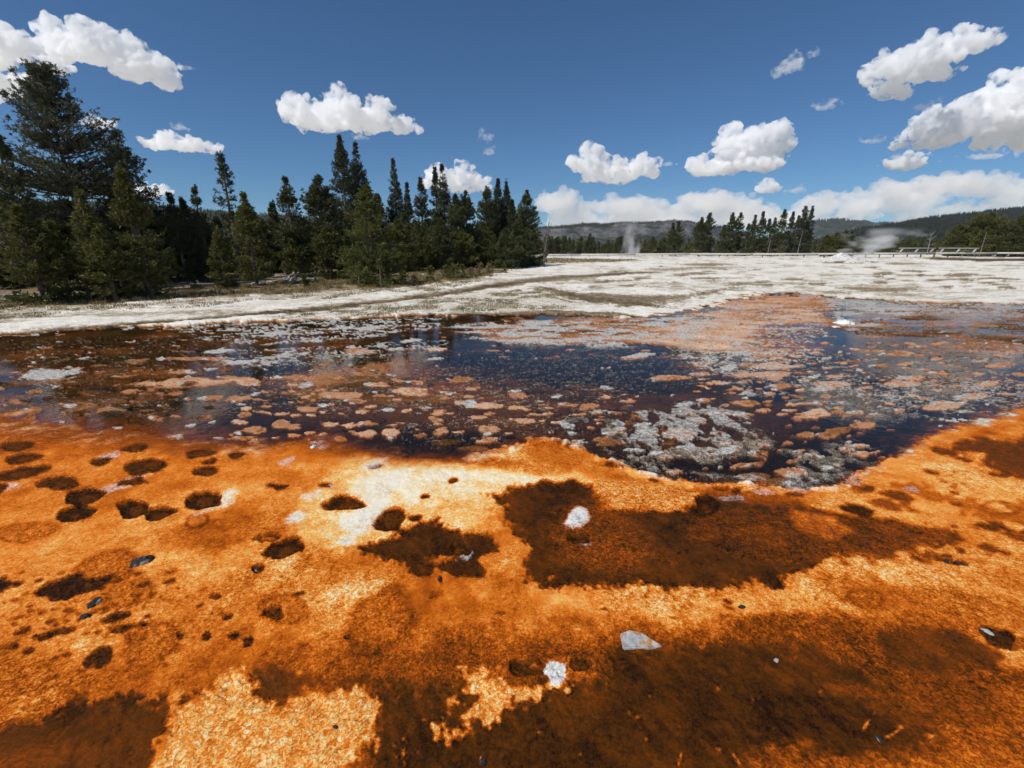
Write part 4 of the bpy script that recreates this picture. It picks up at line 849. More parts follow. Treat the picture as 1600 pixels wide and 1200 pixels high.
for n, a in enumerate([(236, 452, 300, 444, .10, 'dark fallen log on the forest floor left of the small olive pine', M_DARKWOOD), (262, 443, 356, 440, .09, 'long grey log behind the dark fallen log in the left wood', M_DARKWOOD), (300, 449, 392, 442, .12, 'thick dark log lying under the small olive pine', M_DARKWOOD),
        (352, 440, 422, 436, .08, 'grey log lying left of the bleached log pile', M_GREYWOOD), (425, 436, 496, 433, .11, 'long bleached trunk at the back of the log pile', M_GREYWOOD), (446, 441, 470, 433, .09, 'bleached trunk leaning steeply in the log pile', M_GREYWOOD, .5), (452, 443, 480, 430, .07, 'upturned bleached root branch on the log pile', M_GREYWOOD, .7),
        (458, 440, 492, 438, .08, 'short bleached trunk at the front of the log pile', M_GREYWOOD), (430, 440, 452, 436, .07, 'short bleached trunk at the left of the log pile', M_GREYWOOD), (640, 417, 700, 413, .13, 'long grey log right of the thin bleached snag', M_GREYWOOD), (652, 411, 690, 416, .11, 'grey log slanting down from the bleached snag', M_GREYWOOD, .2),
        (690, 415, 740, 413, .12, 'grey log at the foot of the twin spires', M_GREYWOOD), (612, 423, 680, 419, .12, 'dark log in the shade right of the bright green pine', M_DARKWOOD), (700, 420, 760, 417, .1, 'dark log lying behind the young pine clump', M_DARKWOOD), (762, 408, 800, 405, .14, 'grey log at the foot of the right-hand clump', M_GREYWOOD), (608, 414, 640, 412, .13, 'short bleached log behind the right side of the bright green pine', M_GREYWOOD),
        (155, 452, 225, 455, .09, 'grey log half hidden under the broad olive pine at left', M_DARKWOOD), (-20, 466, 40, 463, .09, 'pale log at the foot of the far-left bush', M_GREYWOOD)]):
    log(*a[:7], lift=a[7] if len(a) > 7 else 0, seed=n, group='fallen logs on the left bank')

# ------------------------------------------------------------------ grass (nobody could count it)
def blades(pts, h, wd, nb, seed):
    rng = np.random.default_rng(seed); n = len(pts); c = np.repeat(pts, nb, 0) + np.concatenate([rng.normal(0, .05, (n * nb, 2)), np.zeros((n * nb, 1))], 1)
    hh = np.repeat(h, nb)[:, None] * rng.uniform(.5, 1.2, (n * nb, 1)); a = rng.uniform(0, 6.28, n * nb)
    s = np.stack([np.cos(a), np.sin(a), 0 * a], 1) * wd; tip = np.stack([rng.normal(0, .35, n * nb), rng.normal(0, .35, n * nb), np.ones(n * nb)], 1) * hh
    v = np.stack([c - s, c + s, c + tip], 1).reshape(-1, 3); return v, np.arange(len(v)).reshape(-1, 3)
def scatter(poly_px, n, h, seed, name, mat, wd=.012, nb=6, clump=0.0):
    w = np.array(WP(poly_px)); rng = np.random.default_rng(seed); out = []
    lo, hi = w.min(0), w.max(0); p = rng.uniform(lo, hi, (n * 6, 2))
    p = p[sdpoly(p[:, 0], p[:, 1], w) + 0.6 * fbm(p[:, 0], p[:, 1], .7, 3, seed) < 0]
    p = p[fbm(p[:, 0], p[:, 1], 1.3, 3, seed + 3) > clump][:n]
    z = np.array([ground_z(a, b) for a, b in p]) - .01
    return blades(np.column_stack([p, z]), rng.uniform(.5, 1.3, len(p)) * h, wd, nb, seed)
M_DRY = vary_mat('dry_grass', (0.23, 0.17, 0.075), (0.36, 0.28, 0.14), 2, c2=(0.11, 0.12, 0.04), scale2=.9, transl=.2)
gs = [scatter([(-300, 505), (-100, 487), (0, 486), (130, 477), (300, 467), (480, 457), (640, 448), (760, 434), (790, 424), (740, 420), (640, 430), (500, 437), (300, 452), (130, 463), (0, 472), (-300, 484)], 9000, .17, 1, 'g', None, clump=-.25),
      scatter([(-300, 520), (0, 500), (130, 493), (300, 481), (480, 468), (660, 455), (760, 440), (760, 436), (480, 457), (300, 467), (130, 477), (0, 486), (-300, 505)], 4500, .08, 2, 'g', None, clump=.0, nb=4),
      scatter([(420, 498), (560, 478), (700, 462), (860, 450), (900, 462), (860, 482), (700, 490), (560, 495)], 4500, .06, 3, 'g', None, clump=.05, nb=4),
      scatter([(780, 424), (850, 412), (960, 410), (1000, 406), (860, 404), (800, 406)], 1500, .22, 4, 'g', None, clump=-.4, wd=.03),
      scatter([(596, 420), (660, 420), (720, 415), (650, 412), (600, 414)], 700, .3, 5, 'g', None, clump=-.6, wd=.025)]
off = 0; VV = []; FF = []
for v, f in gs: VV.append(v); FF.append(f + off); off += len(v)
tag(mesh_obj('dry_grass', np.concatenate(VV), [np.concatenate(FF)], M_DRY), 'sparse dry tan and olive grass along the left bank and across the white flat', 'grass', kind='stuff')

# ------------------------------------------------------------------ boardwalk, benches, mound
M_DECK = vary_mat('boardwalk_wood', (0.50, 0.47, 0.42), (0.66, 0.63, 0.57), 3, stretch=(.3, 3, 1), bump=.004)
M_BEAM = vary_mat('boardwalk_beam', (0.12, 0.10, 0.085), (0.22, 0.19, 0.16), 3)
Z3 = np.array([0, 0, 1.0])
wk = [(820, 405.5, 118), (900, 404.6, 118), (980, 403.0, 116), (1060, 400.8, 112), (1150, 400.2, 104), (1240, 399.6, 100), (1320, 398.0, 104), (1400, 396.6, 108), (1500, 396.0, 110), (1600, 396.0, 108), (1720, 396.0, 104), (1900, 396.0, 98)]
wp_ = [np.array([(px - 800) / F * d * 1.03, d, 0.0]) for px, _, d in wk]
bw = tag(empty('boardwalk', tuple(wp_[0])), 'long low weathered boardwalk on short posts crossing the back of the white flat', 'boardwalk')
o0 = wp_[0]; deck = MB(); beam = MB(); DZ = 0.72
def deckz(i): return [0.4, .48, .6, .72, .78, .85, .9, .92, .95, .95, .95, .95][i]
posts = []
for i in range(len(wp_) - 1):
    a, b = wp_[i].copy(), wp_[i + 1].copy(); a[2], b[2] = deckz(i), deckz(i + 1); d = b - a; L = np.linalg.norm(d); x = d / L; y = np.cross(Z3, x); y /= np.linalg.norm(y); z = np.cross(x, y)
    npl = int(L / .6)
    for k in range(npl):
        c = a + x * ((k + .5) * L / npl) + z * random.uniform(-.006, .006); deck.box(c - o0, (L / npl / 2 - .012, 1.0 + random.uniform(-.02, .02), .04), x, y, z)
    for s in (-.85, .85): beam.box((a + b) / 2 + y * s - z * .15 - o0, (L / 2 - .01, .07, .10), x, y, z)
    for s in (-1.0, 1.0): deck.box((a + b) / 2 + y * s * 1.06 - z * .02 - o0, (L / 2 - .005, .05, .17), x, y, z)
    npo = int(L / 3.6)
    for k in range(npo):
        c = a + x * ((k + .5) * L / npo); posts.append((c - y * .85 - o0, x, y))
deck.build('deck', M_DECK, bw); beam.build('beam', M_BEAM, bw)
for c, x, y in posts[:95]:
    m = MB(); h = c[2] - .25; m.box((c[0], c[1], h / 2 - .1), (.09, .09, h / 2 + .1), x, y, Z3); m.box((c[0], c[1], -.02), (.14, .14, .06), x, y, Z3); m.build('post', M_DECK if random.random() < .4 else M_BEAM, bw)
def bench(px0, px1, d, lab):
    a = np.array(at(px0, 390, d)); b = np.array(at(px1, 390, d)); a[2] = b[2] = 0.97; c = (a + b) / 2; L = b[0] - a[0]
    e = tag(empty('bench', tuple(c)), lab, 'bench', 'long benches on the boardwalk'); X1, Y1 = np.array([1., 0, 0]), np.array([0, 1., 0])
    m = MB(); m.box((0, .1, .44), (L / 2, .24, .045), X1, Y1, Z3); m.build('seat', M_DECK, e)
    m = MB(); m.box((0, -.42, 1.02), (L / 2, .05, .12), X1, Y1, Z3); m.box((0, -.42, 1.145), (L / 2, .12, .025), X1, Y1, Z3); m.build('backrest', M_DECK, e)
    n = 3
    for k in range(n):
        xx = (-.5 + (k + .5) / n) * L + (-.25 if k == 0 else .25 if k == 2 else 0) * L / n
        m = MB(); dv = np.array([.35, -.15, .95]); dv /= np.linalg.norm(dv); yy = np.cross(Z3, dv); yy /= np.linalg.norm(yy)
        m.box((xx, -.3, .5), (.52, .1, .17), dv, yy, np.cross(dv, yy)); m.build('leg', M_DECK, e)
bench(1402, 1459, 107, 'left one of the two long benches on the boardwalk')
bench(1465, 1526, 108, 'right one of the two long benches on the boardwalk')

M_SINTER = vary_mat('sinter', (0.55, 0.53, 0.48), (0.80, 0.78, 0.74), 2.2, c2=(0.30, 0.27, 0.23), scale2=4, bump=.06)
def lump(name, px, py, rx_m, ry_m, h, lab, cat, mat, seed, sub=5, rough=.25, peaks=None, sink=.1, prof=1.0):
    x, y = P(px, py); bm = bmesh.new(); bmesh.ops.create_icosphere(bm, subdivisions=sub, radius=1.0)
    for v in bm.verts:
        n = mnoise.fractal(v.co * 2.1 + Vector((seed * 3.7, 0, 0)), 1, 2, 5); r = 1 + rough * n
        q = v.co * r; hh = q.z
        if peaks:
            hh = q.z * (0.55 + sum(a * math.exp(-((q.x - u) ** 2 + (q.y * .7) ** 2) / s ** 2) for u, a, s in peaks))
        v.co = Vector((q.x * rx_m, q.y * ry_m, hh * h))
    me = bpy.data.meshes.new(name); bm.to_mesh(me); bm.free(); me.materials.append(mat)
    for p in me.polygons: p.use_smooth = True
    o = bpy.data.objects.new(name, me); COL.objects.link(o); o.location = (x, y, ground_z(x, y) - sink * h); o.rotation_euler = (0, 0, seed * 1.3)
    return tag(o, lab, cat)
md = lump('sinter_mound', 1322, 410, 4.3, 3.0, 1.05, 'low white sinter mound steaming in front of the boardwalk', 'geyser mound', M_SINTER, 1, peaks=[(-.32, .62, .3), (.12, .35, .5)], rough=.22, sink=.15)
md.rotation_euler = (0, 0, 0)

# ------------------------------------------------------------------ stones
M_WSTONE = vary_mat('white_stone', (0.62, 0.62, 0.60), (0.82, 0.82, 0.80), 9, bump=.01)
M_GSTONE = vary_mat('grey_stone', (0.30, 0.31, 0.31), (0.52, 0.53, 0.53), 18, c2=(0.42, 0.22, 0.09), scale2=24, bump=.006)
M_DSTONE = vary_mat('dark_stone', (0.014, 0.012, 0.011), (0.045, 0.040, 0.036), 14, rough=.8, c2=(0.45, 0.43, 0.39), scale2=11, bump=.008)
def stone(px, py, rpx, hr, lab, mat, seed, flat=.6, rough=.3, sink=.2):
    x, y = P(px, py); r = rpx * math.hypot(x, y, CAMH) / F / (math.hypot(x, y, CAMH) / math.hypot(y * CP + CAMH * SP, 0.0)) if False else rpx * (y * CP + CAMH * SP) / F
    o = lump('stone', px, py, r, r * flat, r * hr, lab, 'stone', mat, seed, 4, rough, sink=sink)
    return o
stone(1318, 506, 13, .55, 'white stone lump standing in the pool below the pink-orange shelf', M_WSTONE, 2, .7, .35)
stone(1306, 511, 8, .25, 'low white slab touching the white stone lump in the pool', M_WSTONE, 3, .7)
# grey triangular slab near the front
tri = [P(968, 997), P(985, 992), P(1002, 996), P(1034, 1017), P(1010, 1020), P(974, 1019)]
cx_, cy_ = np.mean(tri, 0); bm = bmesh.new(); zt = ground_z(cx_, cy_)
top = [bm.verts.new((x - cx_, y - cy_, .011 + .003 * math.sin(i * 2.3))) for i, (x, y) in enumerate(tri)]; bot = [bm.verts.new(((x - cx_) * 1.06, (y - cy_) * 1.06, -.02)) for x, y in tri]
bm.faces.new(top); bm.faces.new(bot[::-1])
for i in range(6): bm.faces.new([top[(i + 1) % 6], top[i], bot[i], bot[(i + 1) % 6]])
bmesh.ops.recalc_face_normals(bm, faces=bm.faces[:]); bmesh.ops.bevel(bm, geom=bm.edges[:], offset=.005, segments=2, affect='EDGES'); bmesh.ops.triangulate(bm, faces=bm.faces[:]); bmesh.ops.subdivide_edges(bm, edges=bm.edges[:], cuts=3, use_grid_fill=True)
for v in bm.verts: v.co += Vector((0, 0, 1)) * mnoise.fractal(v.co * 40, 1, 2, 4) * .005
me = bpy.data.meshes.new('stone'); bm.to_mesh(me); bm.free(); me.materials.append(M_GSTONE); o = bpy.data.objects.new('stone', me); COL.objects.link(o); o.location = (cx_, cy_, zt)
tag(o, 'flat pale grey triangular stone in the rust-orange mat near the front', 'stone')
for k, a in enumerate([(224, 884, 17, .6, 'black and white glossy rock beside a pinkish scab at the left', M_DSTONE), (150, 949, 13, .35, 'small white-streaked rock between two dark smears at left', M_DSTONE), (137, 971, 9, .6, 'small dark rounded stone at the end of a dark smear', M_DSTONE), (688, 909, 5, .9, 'tiny black pebble below the small brown mat', M_DSTONE),
        (403, 893, 6, .7, 'small dark pebble left of the front middle', M_DSTONE), (1212, 1037, 5, .5, 'tiny pale grey pebble in the dark brown ground', M_GSTONE), (1541, 993, 8, .4, 'flat grey pebble in the dark patch near the right edge', M_GSTONE), (1158, 955, 6, .6, 'small dark pebble in the orange band at right', M_DSTONE), (1373, 1160, 7, .5, 'dark speckled pebble in the brown ground at lower right', M_DSTONE),
        (525, 1143, 5, .7, 'tiny black pebble on the light flaky tongue', M_DSTONE), (1478, 883, 6, .6, 'left dark pebble of the pair near the right edge', M_DSTONE), (1497, 886, 6, .5, 'right dark pebble of the pair near the right edge', M_DSTONE), (755, 1198, 7, .6, 'dark wet pebble by the white arc at the front', M_DSTONE), (490, 700, 7, .5, 'grey-white rock on the lip of the pool left of the cream bloom', M_WSTONE), (885, 771, 0.1, .5, '', M_DSTONE)][:-1]):
    stone(a[0], a[1], a[2], a[3], a[4], a[5], 10 + k)

# ------------------------------------------------------------------ hills
M_HILLW = vary_mat('hill_floor', (0.018, 0.024, 0.012), (0.035, 0.040, 0.022), .03)
def hill(name, ridge, depth_f, depth_b, nprof, mat, nz_amp, zfun=None, seed=0, step=3.0):
    """ridge: (px, py, dist)"""
    rx = np.array([r[0] for r in ridge], float); pxs = np.arange(rx[0], rx[-1] + .1, step)
    pys = np.interp(pxs, rx, [r[1] for r in ridge]); ds = np.interp(pxs, rx, [r[2] for r in ridge])
    top = np.array([at(a, b, c) for a, b, c in zip(pxs, pys, ds)])
    tt = np.linspace(-1, 1, nprof); V = np.zeros((len(pxs), nprof, 3))
    for j, t in enumerate(tt):
        dd = t * (depth_f if t < 0 else depth_b); sc = 1 + dd / top[:, 1]
        V[:, j, 0] = top[:, 0] * sc; V[:, j, 1] = top[:, 1] * sc; fz_ = zfun(t) if zfun else (math.cos(t * math.pi / 2) ** 1.2)
        V[:, j, 2] = top[:, 2] * fz_
    nn = fbm(V[..., 0].ravel(), V[..., 1].ravel(), 1 / (depth_f * .35), 5, seed).reshape(V.shape[:2])
    V[..., 2] += nn * nz_amp * np.sin((tt + 1) / 2 * math.pi)[None, :] ** .6 * np.where(np.abs(tt) < .03, 0.25, 1)[None, :]; V[:, 0, 2] = -2; V[:, -1, 2] = -2
    n, m = V.shape[:2]; i, j = np.meshgrid(np.arange(n - 1), np.arange(m - 1), indexing='ij'); a = (i * m + j).ravel()
    o = mesh_obj(name, V.reshape(-1, 3), [np.stack([a, a + m, a + m + 1, a + 1], 1)], mat, smooth=True)
    tag(o, kind='structure'); return V
def forest(name, V, n, h, mat, lab, seed, jmin, jmax, dens=None):
    rng = np.random.default_rng(seed); A, B = V.shape[:2]; vs = []; fs = []; off = 0
    ii = rng.uniform(0, A - 1.01, n); jj = rng.uniform(jmin * (B - 1), jmax * (B - 1), n); i0, j0 = ii.astype(int), np.minimum(jj.astype(int), B - 2); fi, fj = (ii - i0)[:, None], (jj - j0)[:, None]
    p = (V[i0, j0] * (1 - fi) + V[i0 + 1, j0] * fi) * (1 - fj) + (V[i0, j0 + 1] * (1 - fi) + V[i0 + 1, j0 + 1] * fi) * fj
    if dens is not None: p = p[fbm(p[:, 0], p[:, 2] * 2 + p[:, 1] * .3, 1 / dens, 3, seed) > -.05]
    n = len(p); hh = h * rng.uniform(.55, 1.25, n); rr_ = hh * rng.uniform(.14, .22, n); K = 6
    an = np.arange(K) / K * 2 * math.pi
    for lo, hi, rs in ((.05, .55, 1.0), (.3, .8, .74), (.58, 1.0, .46)):
        ring = np.stack([np.cos(an), np.sin(an)], 1)[None] * (rr_ * rs)[:, None, None] * rng.uniform(.6, 1.3, (n, K, 1))
        base = np.concatenate([p[:, None, :2] + ring, np.broadcast_to((p[:, 2] + hh * lo)[:, None, None], (n, K, 1)) + rng.normal(0, .05, (n, K, 1)) * hh[:, None, None]], 2)
        tip = p + np.stack([rng.normal(0, .03, n) * hh, rng.normal(0, .03, n) * hh, hh * hi], 1)
        v = np.concatenate([base, tip[:, None]], 1); idx = np.arange(n)[:, None] * (K + 1) + off
        f = np.stack([np.stack([idx[:, 0] + k, idx[:, 0] + (k + 1) % K, idx[:, 0] + K], 1) for k in range(K)], 1).reshape(-1, 3)
        vs.append(v.reshape(-1, 3)); fs.append(f); off += n * (K + 1)
    tag(mesh_obj(name, np.concatenate(vs), [np.concatenate(fs)], mat), lab, 'forest', kind='stuff')
M_FOR = vary_mat('far_needles', (0.022, 0.030, 0.018), (0.040, 0.050, 0.028), .02)
M_FOR_SHADE = vary_mat('far_needles_cloud_shade', (0.008, 0.012, 0.009), (0.017, 0.023, 0.014), .02)  # right hill conifers, cloud shadow painted into their colour
# cliff-faced mesa
mm, nt, out = new_mat('cliff')
pos = N(nt, 'ShaderNodeTexCoord').outputs['Object']; geo = N(nt, 'ShaderNodeNewGeometry'); nzv = N(nt, 'ShaderNodeSeparateXYZ', {0: geo.outputs['Normal']}).outputs[2]
st_ = N(nt, 'ShaderNodeMapping', {'Vector': pos, 'Scale': (.03, .03, .008)}).outputs[0]
rk = ramp(nt, tnoise(nt, st_, 1.6, 6, .7), [(.35, (0.028, 0.031, 0.032)), (.5, (0.088, 0.087, 0.086)), (.68, (0.19, 0.185, 0.178))])
sl_ = math_(nt, 'MULTIPLY_ADD', tnoise(nt, pos, .02, 5, .65), .55, nzv); gf = N(nt, 'ShaderNodeMapRange', {0: sl_, 1: 1.17, 2: 1.27}).outputs[0]
cl = mixc(nt, gf, rk, (0.026, 0.034, 0.022)); b = N(nt, 'ShaderNodeBsdfPrincipled', {'Base Color': cl, 'Roughness': .95, 'Specular IOR Level': 0.1}); nt.links.new(b.outputs[0], out.inputs[0])
def mesaz(t):
    if t > 0: return 1.0 if t < .7 else max(0, (1 - t) / .3)
    u = -t
    return float(np.interp(u, [0, .04, .09, .17, .26, .36, .6, 1], [1, .985, .93, .74, .50, .40, .26, 0]))
MV = hill('mesa', [(700, 366, 1500), (760, 362, 1480), (850, 356.5, 1450), (922, 351.5, 1430), (990, 349.5, 1420), (1055, 347.5, 1420), (1085, 350, 1440), (1105, 355, 1480), (1130, 354.5, 1560), (1142, 360, 1640), (1180, 372, 1700), (1240, 384, 1750)], 330, 500, 91, mm, 9, mesaz, 3, 1.2)
forest('forest', MV, 3600, 7, M_FOR, 'distant conifer forest capping the cliff-faced mesa', 41, .478, .54)
forest('forest', MV, 3000, 13, M_FOR, 'distant conifer forest on the slopes below the mesa cliffs', 42, .06, .27, dens=120)
BV = hill('hill', [(1180, 384, 2500), (1240, 362, 2500), (1277, 351.5, 2500), (1320, 348.5, 2500), (1355, 350.5, 2550), (1395, 354.5, 2600), (1460, 366, 2650), (1560, 380, 2700)], 700, 700, 33, mm, 22, None, 5, 2)
forest('forest', BV, 5200, 15, M_FOR, 'far blue-grey wooded hill between the long pine row and the dark hill', 43, .2, .55, dens=200)
HV = hill('hill', [(1270, 389, 880), (1300, 381, 890), (1337, 370, 900), (1400, 360, 940), (1450, 352, 980), (1500, 345, 1000), (1550, 340, 1020), (1600, 336, 1040), (1700, 328, 1060), (1900, 322, 1080), (2200, 328, 1080)], 560, 600, 41, M_HILLW, 7, None, 7, 4)
forest('forest', HV, 15000, 10, M_FOR_SHADE, 'dark wooded hill rising to the right behind the boardwalk', 44, .03, .56)
LV = hill('hill', [(-500, 334, 900), (0, 327, 920), (150, 330, 940), (240, 331, 960), (330, 337, 1000), (420, 342, 1060), (480, 348, 1100), (620, 366, 1160), (800, 384, 1200)], 450, 450, 31, M_HILLW, 6, None, 9, 5)
forest('forest', LV, 8000, 11, M_FOR, 'wooded hill glimpsed through the gaps of the left pine grove', 45, .1, .56)
print('hills', round(time.time() - T0, 1))

# ------------------------------------------------------------------ clouds
def vol_mat(name, dens, aniso=0.0, col=(1, 1, 1)):
    m, nt, out = new_mat(name); v = N(nt, 'ShaderNodeVolumePrincipled', {'Color': (*col, 1), 'Density': dens, 'Anisotropy': aniso}); nt.links.new(v.outputs[0], out.inputs['Volume']); return m
def puff_mat(name, dens, scale, lo, hi):
    m, nt, out = new_mat(name); pos = N(nt, 'ShaderNodeTexCoord').outputs['Object']
    n_ = N(nt, 'ShaderNodeMapRange', {0: tnoise(nt, pos, scale, 4, .62), 1: lo, 2: hi, 3: 0.0, 4: dens}).outputs[0]
    v = N(nt, 'ShaderNodeVolumePrincipled', {'Color': (1, 1, 1, 1), 'Density': n_, 'Anisotropy': 0.0}); nt.links.new(v.outputs[0], out.inputs['Volume'])
    return m
def f3noise(p, freq, octs, seed, gain=.5):
    s = np.zeros(len(p)); a = 1.0; q = p * freq
    for o in range(octs):
        s += a * ((vnoise(q[:, 0] + 7.3 * o, q[:, 1] + .37 * q[:, 2], seed + o) + vnoise(q[:, 1] + 3.1 * o, q[:, 2] - .41 * q[:, 0], seed + 9 + o) + vnoise(q[:, 2] - 5.0 * o, q[:, 0] + .33 * q[:, 1], seed + 21 + o)) * 2 / 3 - 1) ; a *= gain; q = q * 2.07
    return s
def cloud(name, D, ells, lab, mat, seed, lump_n=26, vox=None, flat=.55, disp=.5, group='clouds', wisp=False):
    """ells: (px,py,rx,ry) masses; D distance"""
    rng = np.random.default_rng(seed); bm = bmesh.new(); k = D / F
    cx, cy, cz = at(np.mean([e[0] for e in ells]), np.mean([e[1] for e in ells]), D)
    dl = math.hypot(1, (np.mean([e[0] for e in ells]) - 800) / F) 
    rmax = 0
    for px, py, rx, ry in ells:
        c = Vector(at(px, py, D)) - Vector((cx, cy, cz)); RX, RY = rx * k, ry * k; rmax = max(rmax, RY)
        def ball(c_, r, sz=1):
            bmesh.ops.create_icosphere(bm, subdivisions=2, radius=1, matrix=Matrix.Translation(c_) @ Matrix.Diagonal((r[0], r[1], r[2], 1)))
        q_ = .8 if wisp else 1.0; ball(c + Vector((0, rng.normal(0, .2) * RX, -.08 * RY)), (RX * .80 * q_, max(RX * .5, RY * .7) * q_, RY * .66 * q_))
        for _ in range(int(lump_n * (.5 + rx / (ry + .1) * .25) * (.6 if wisp else 1.3))):
            a = rng.uniform(-.5, math.pi + .5); u = rng.uniform(.1, 1.0) if wisp else rng.uniform(.5, 1.0); r = RY * (rng.uniform(.22, .52) if wisp else rng.choice([.12, .18, .26, .36, .44]) * rng.uniform(.8, 1.2))
            ph = rng.uniform(-1.2, 1.2)
            ball(c + Vector((RX * u * math.cos(a) * math.cos(ph * .6), RX * .6 * math.sin(ph), RY * u * max(-.35, math.sin(a)) * math.cos(ph * .7))), (r * 1.15, r, r * .92))
    me = bpy.data.meshes.new(name); bm.to_mesh(me); bm.free()
    o = bpy.data.objects.new(name, me); COL.objects.link(o); o.location = (cx, cy, cz)
    md_ = o.modifiers.new('r', 'REMESH'); md_.mode = 'VOXEL'; md_.voxel_size = vox or k * 1.35
    dg = bpy.context.evaluated_depsgraph_get(); ev = o.evaluated_get(dg); m2 = bpy.data.meshes.new_from_object(ev); o.modifiers.clear(); o.data = m2; bpy.data.meshes.remove(me)
    n = len(m2.vertices); v = np.zeros(n * 3, np.float32); m2.vertices.foreach_get('co', v); v = v.reshape(-1, 3).astype(float); nr = np.zeros(n * 3, np.float32); m2.vertices.foreach_get('normal', nr); nr = nr.reshape(-1, 3)
    s_ = rmax; d = np.zeros(n); ga = 1.0; fq = 2.0
    for oc in range(5):
        d += ga * (1.9 * np.abs(f3noise(v / s_ + seed + 3.3 * oc, fq, 2 if oc > 2 else 1, seed + 31 * oc)) - .45); ga *= .60; fq *= 1.95
    v = v + nr * (d * s_ * .13 * disp * 2)[:, None] + np.stack([f3noise(v / s_ + seed + 5, 1.3, 2, seed + 50), np.zeros(n), f3noise(v / s_ + seed + 11, 1.3, 2, seed + 70)], 1) * s_ * .12
    m2.vertices.foreach_set('co', v.astype(np.float32).ravel()); m2.update(); m2.name = name
    m2.materials.clear(); m2.materials.append(mat)
    return tag(o, lab, 'cloud', group)
D0 = 2400.0; kk = D0 / F     # metres per px at the cloud distance
V_CU = puff_mat('cumulus_vapour', 0.10, 1 / 42.0, .42, .62); V_W = puff_mat('wispy_vapour', 0.030, 1 / 34.0, .42, .70); V_BANK = vol_mat('cloud_bank_vapour', 0.016, 0, (1, .99, .98))
CL = [
 ([(110, 72, 45, 26), (160, 80, 55, 28), (215, 100, 52, 28), (255, 122, 28, 18), (92, 84, 26, 18)], V_CU, 'large elongated white cloud at upper left sloping down to the right'),
 ([(18, 74, 34, 22), (66, 100, 34, 12), (-30, 84, 44, 26)], V_CU, 'white cloud at the upper left corner touching the left edge'),
 ([(12, 136, 40, 22), (-40, 140, 36, 24)], V_CU, 'white cloud behind the tip of the tallest old pine'),
 ([(288, 105, 14, 5)], V_W, 'thin wisp trailing right of the large upper left cloud'),
 ([(258, 226, 34, 11), (300, 228, 36, 12), (330, 236, 18, 6), (262, 214, 22, 9)], V_CU, 'flat white cloud above the pointed pines left of the sparse-topped pine'),
 ([(282, 200, 14, 7)], V_W, 'small wisp on top of the flat cloud at left'),
 ([(155, 193, 20, 10)], V_CU, 'small cloud right of the tallest old pine'),
 ([(235, 300, 30, 13), (205, 310, 20, 12)], V_CU, 'small cloud low behind the broad olive pine at left'),
 ([(480, 176, 36, 24), (530, 168, 36, 20), (575, 185, 48, 26), (625, 198, 28, 14), (510, 190, 50, 18)], V_CU, 'plump white cloud hanging above the highest pair of pines'),
 ([(562, 214, 18, 6)], V_W, 'wisp under the plump cloud above the highest pines'),
 ([(690, 280, 36, 18), (735, 285, 30, 20), (725, 262, 16, 10)], V_CU, 'white cloud behind the twin spires'),
 ([(757, 214, 13, 10), (765, 235, 10, 11)], V_W, 'faint vertical wisp above the gap in the grove'),
 ([(920, 256, 26, 24), (960, 270, 40, 20), (1005, 264, 24, 18), (930, 280, 20, 10)], V_CU, 'puffy cloud left of the middle of the open sky'),
 ([(1042, 257, 14, 5)], V_W, 'tiny wisp between the two puffy mid-sky clouds'),
 ([(1150, 225, 30, 24), (1195, 228, 36, 26), (1120, 256, 50, 16), (1180, 255, 48, 16)], V_CU, 'puffy tall cloud right of the middle of the open sky'),
 ([(1395, 110, 36, 24), (1440, 95, 40, 24), (1500, 72, 40, 20), (1400, 138, 36, 14), (1460, 110, 36, 18)], V_CU, 'slanting white cloud at the upper right'),
 ([(1235, 105, 18, 16), (1270, 84, 14, 7)], V_W, 'ragged small cloud left of the slanting upper right cloud'),
 ([(1292, 166, 22, 8)], V_W, 'small streak cloud below the ragged small cloud'),
 ([(1590, 150, 46, 40), (1540, 185, 54, 34), (1480, 205, 54, 26), (1620, 200, 60, 34), (1430, 226, 28, 10)], V_CU, 'big bright cloud at the right edge below the slanting one'),
 ([(1418, 254, 38, 13)], V_CU, 'small rounded cloud under the left end of the big right cloud'),
 ([(1368, 219, 26, 6)], V_W, 'thin streak left of the big right cloud'),
 ([(1545, 243, 40, 7)], V_W, 'thin streak under the big right cloud'),
 ([(1450, 165, 26, 7)], V_W, 'faint wisp between the slanting and the big right clouds'),
 ([(1198, 294, 20, 12)], V_CU, 'small bright puff above the cloud bank'),
 ([(1240, 298, 22, 8)], V_W, 'pale wisp right of the small bright puff'),
]
for n, (ells, mat, lab) in enumerate(CL):
    cloud('cloud', D0 * random.uniform(.95, 1.1), ells, lab, mat, 60 + n, group='cumulus clouds' if mat is V_CU else 'cloud wisps', wisp=mat is V_W, disp=.5 if mat is V_CU else .9)
DB = 7000.0
V_B1 = vol_mat('cloud_bank_vapour_far', 0.0055, 0, (1, .985, .965))
rb_ = np.random.default_rng(77)
def bank(x0, x1, top, bot, n, lab, seed):
    E = []
    for i in range(n):
        px = x0 + (x1 - x0) * (i + rb_.uniform(-.3, .3)) / (n - 1); t = float(np.interp(px, [q[0] for q in top], [q[1] for q in top]))
        for lv in range(4):
            ry = rb_.uniform(10, 19) * (1 - .1 * lv); E.append((px + rb_.uniform(-15, 15), min(bot - 6, t + ry * .8 + lv * rb_.uniform(11, 17)), ry * rb_.uniform(1.5, 2.6), ry))
    cloud('cloud_bank', DB * rb_.uniform(.97, 1.03), E, lab, V_B1, seed, vox=DB / F * 2.0, group='cloud banks', lump_n=12)
bank(862, 1215, [(862, 308), (885, 298), (915, 312), (960, 306), (1000, 315), (1060, 310), (1110, 300), (1150, 302), (1190, 312), (1215, 322)], 354, 15, 'long hazy cloud bank over the mesa', 201)
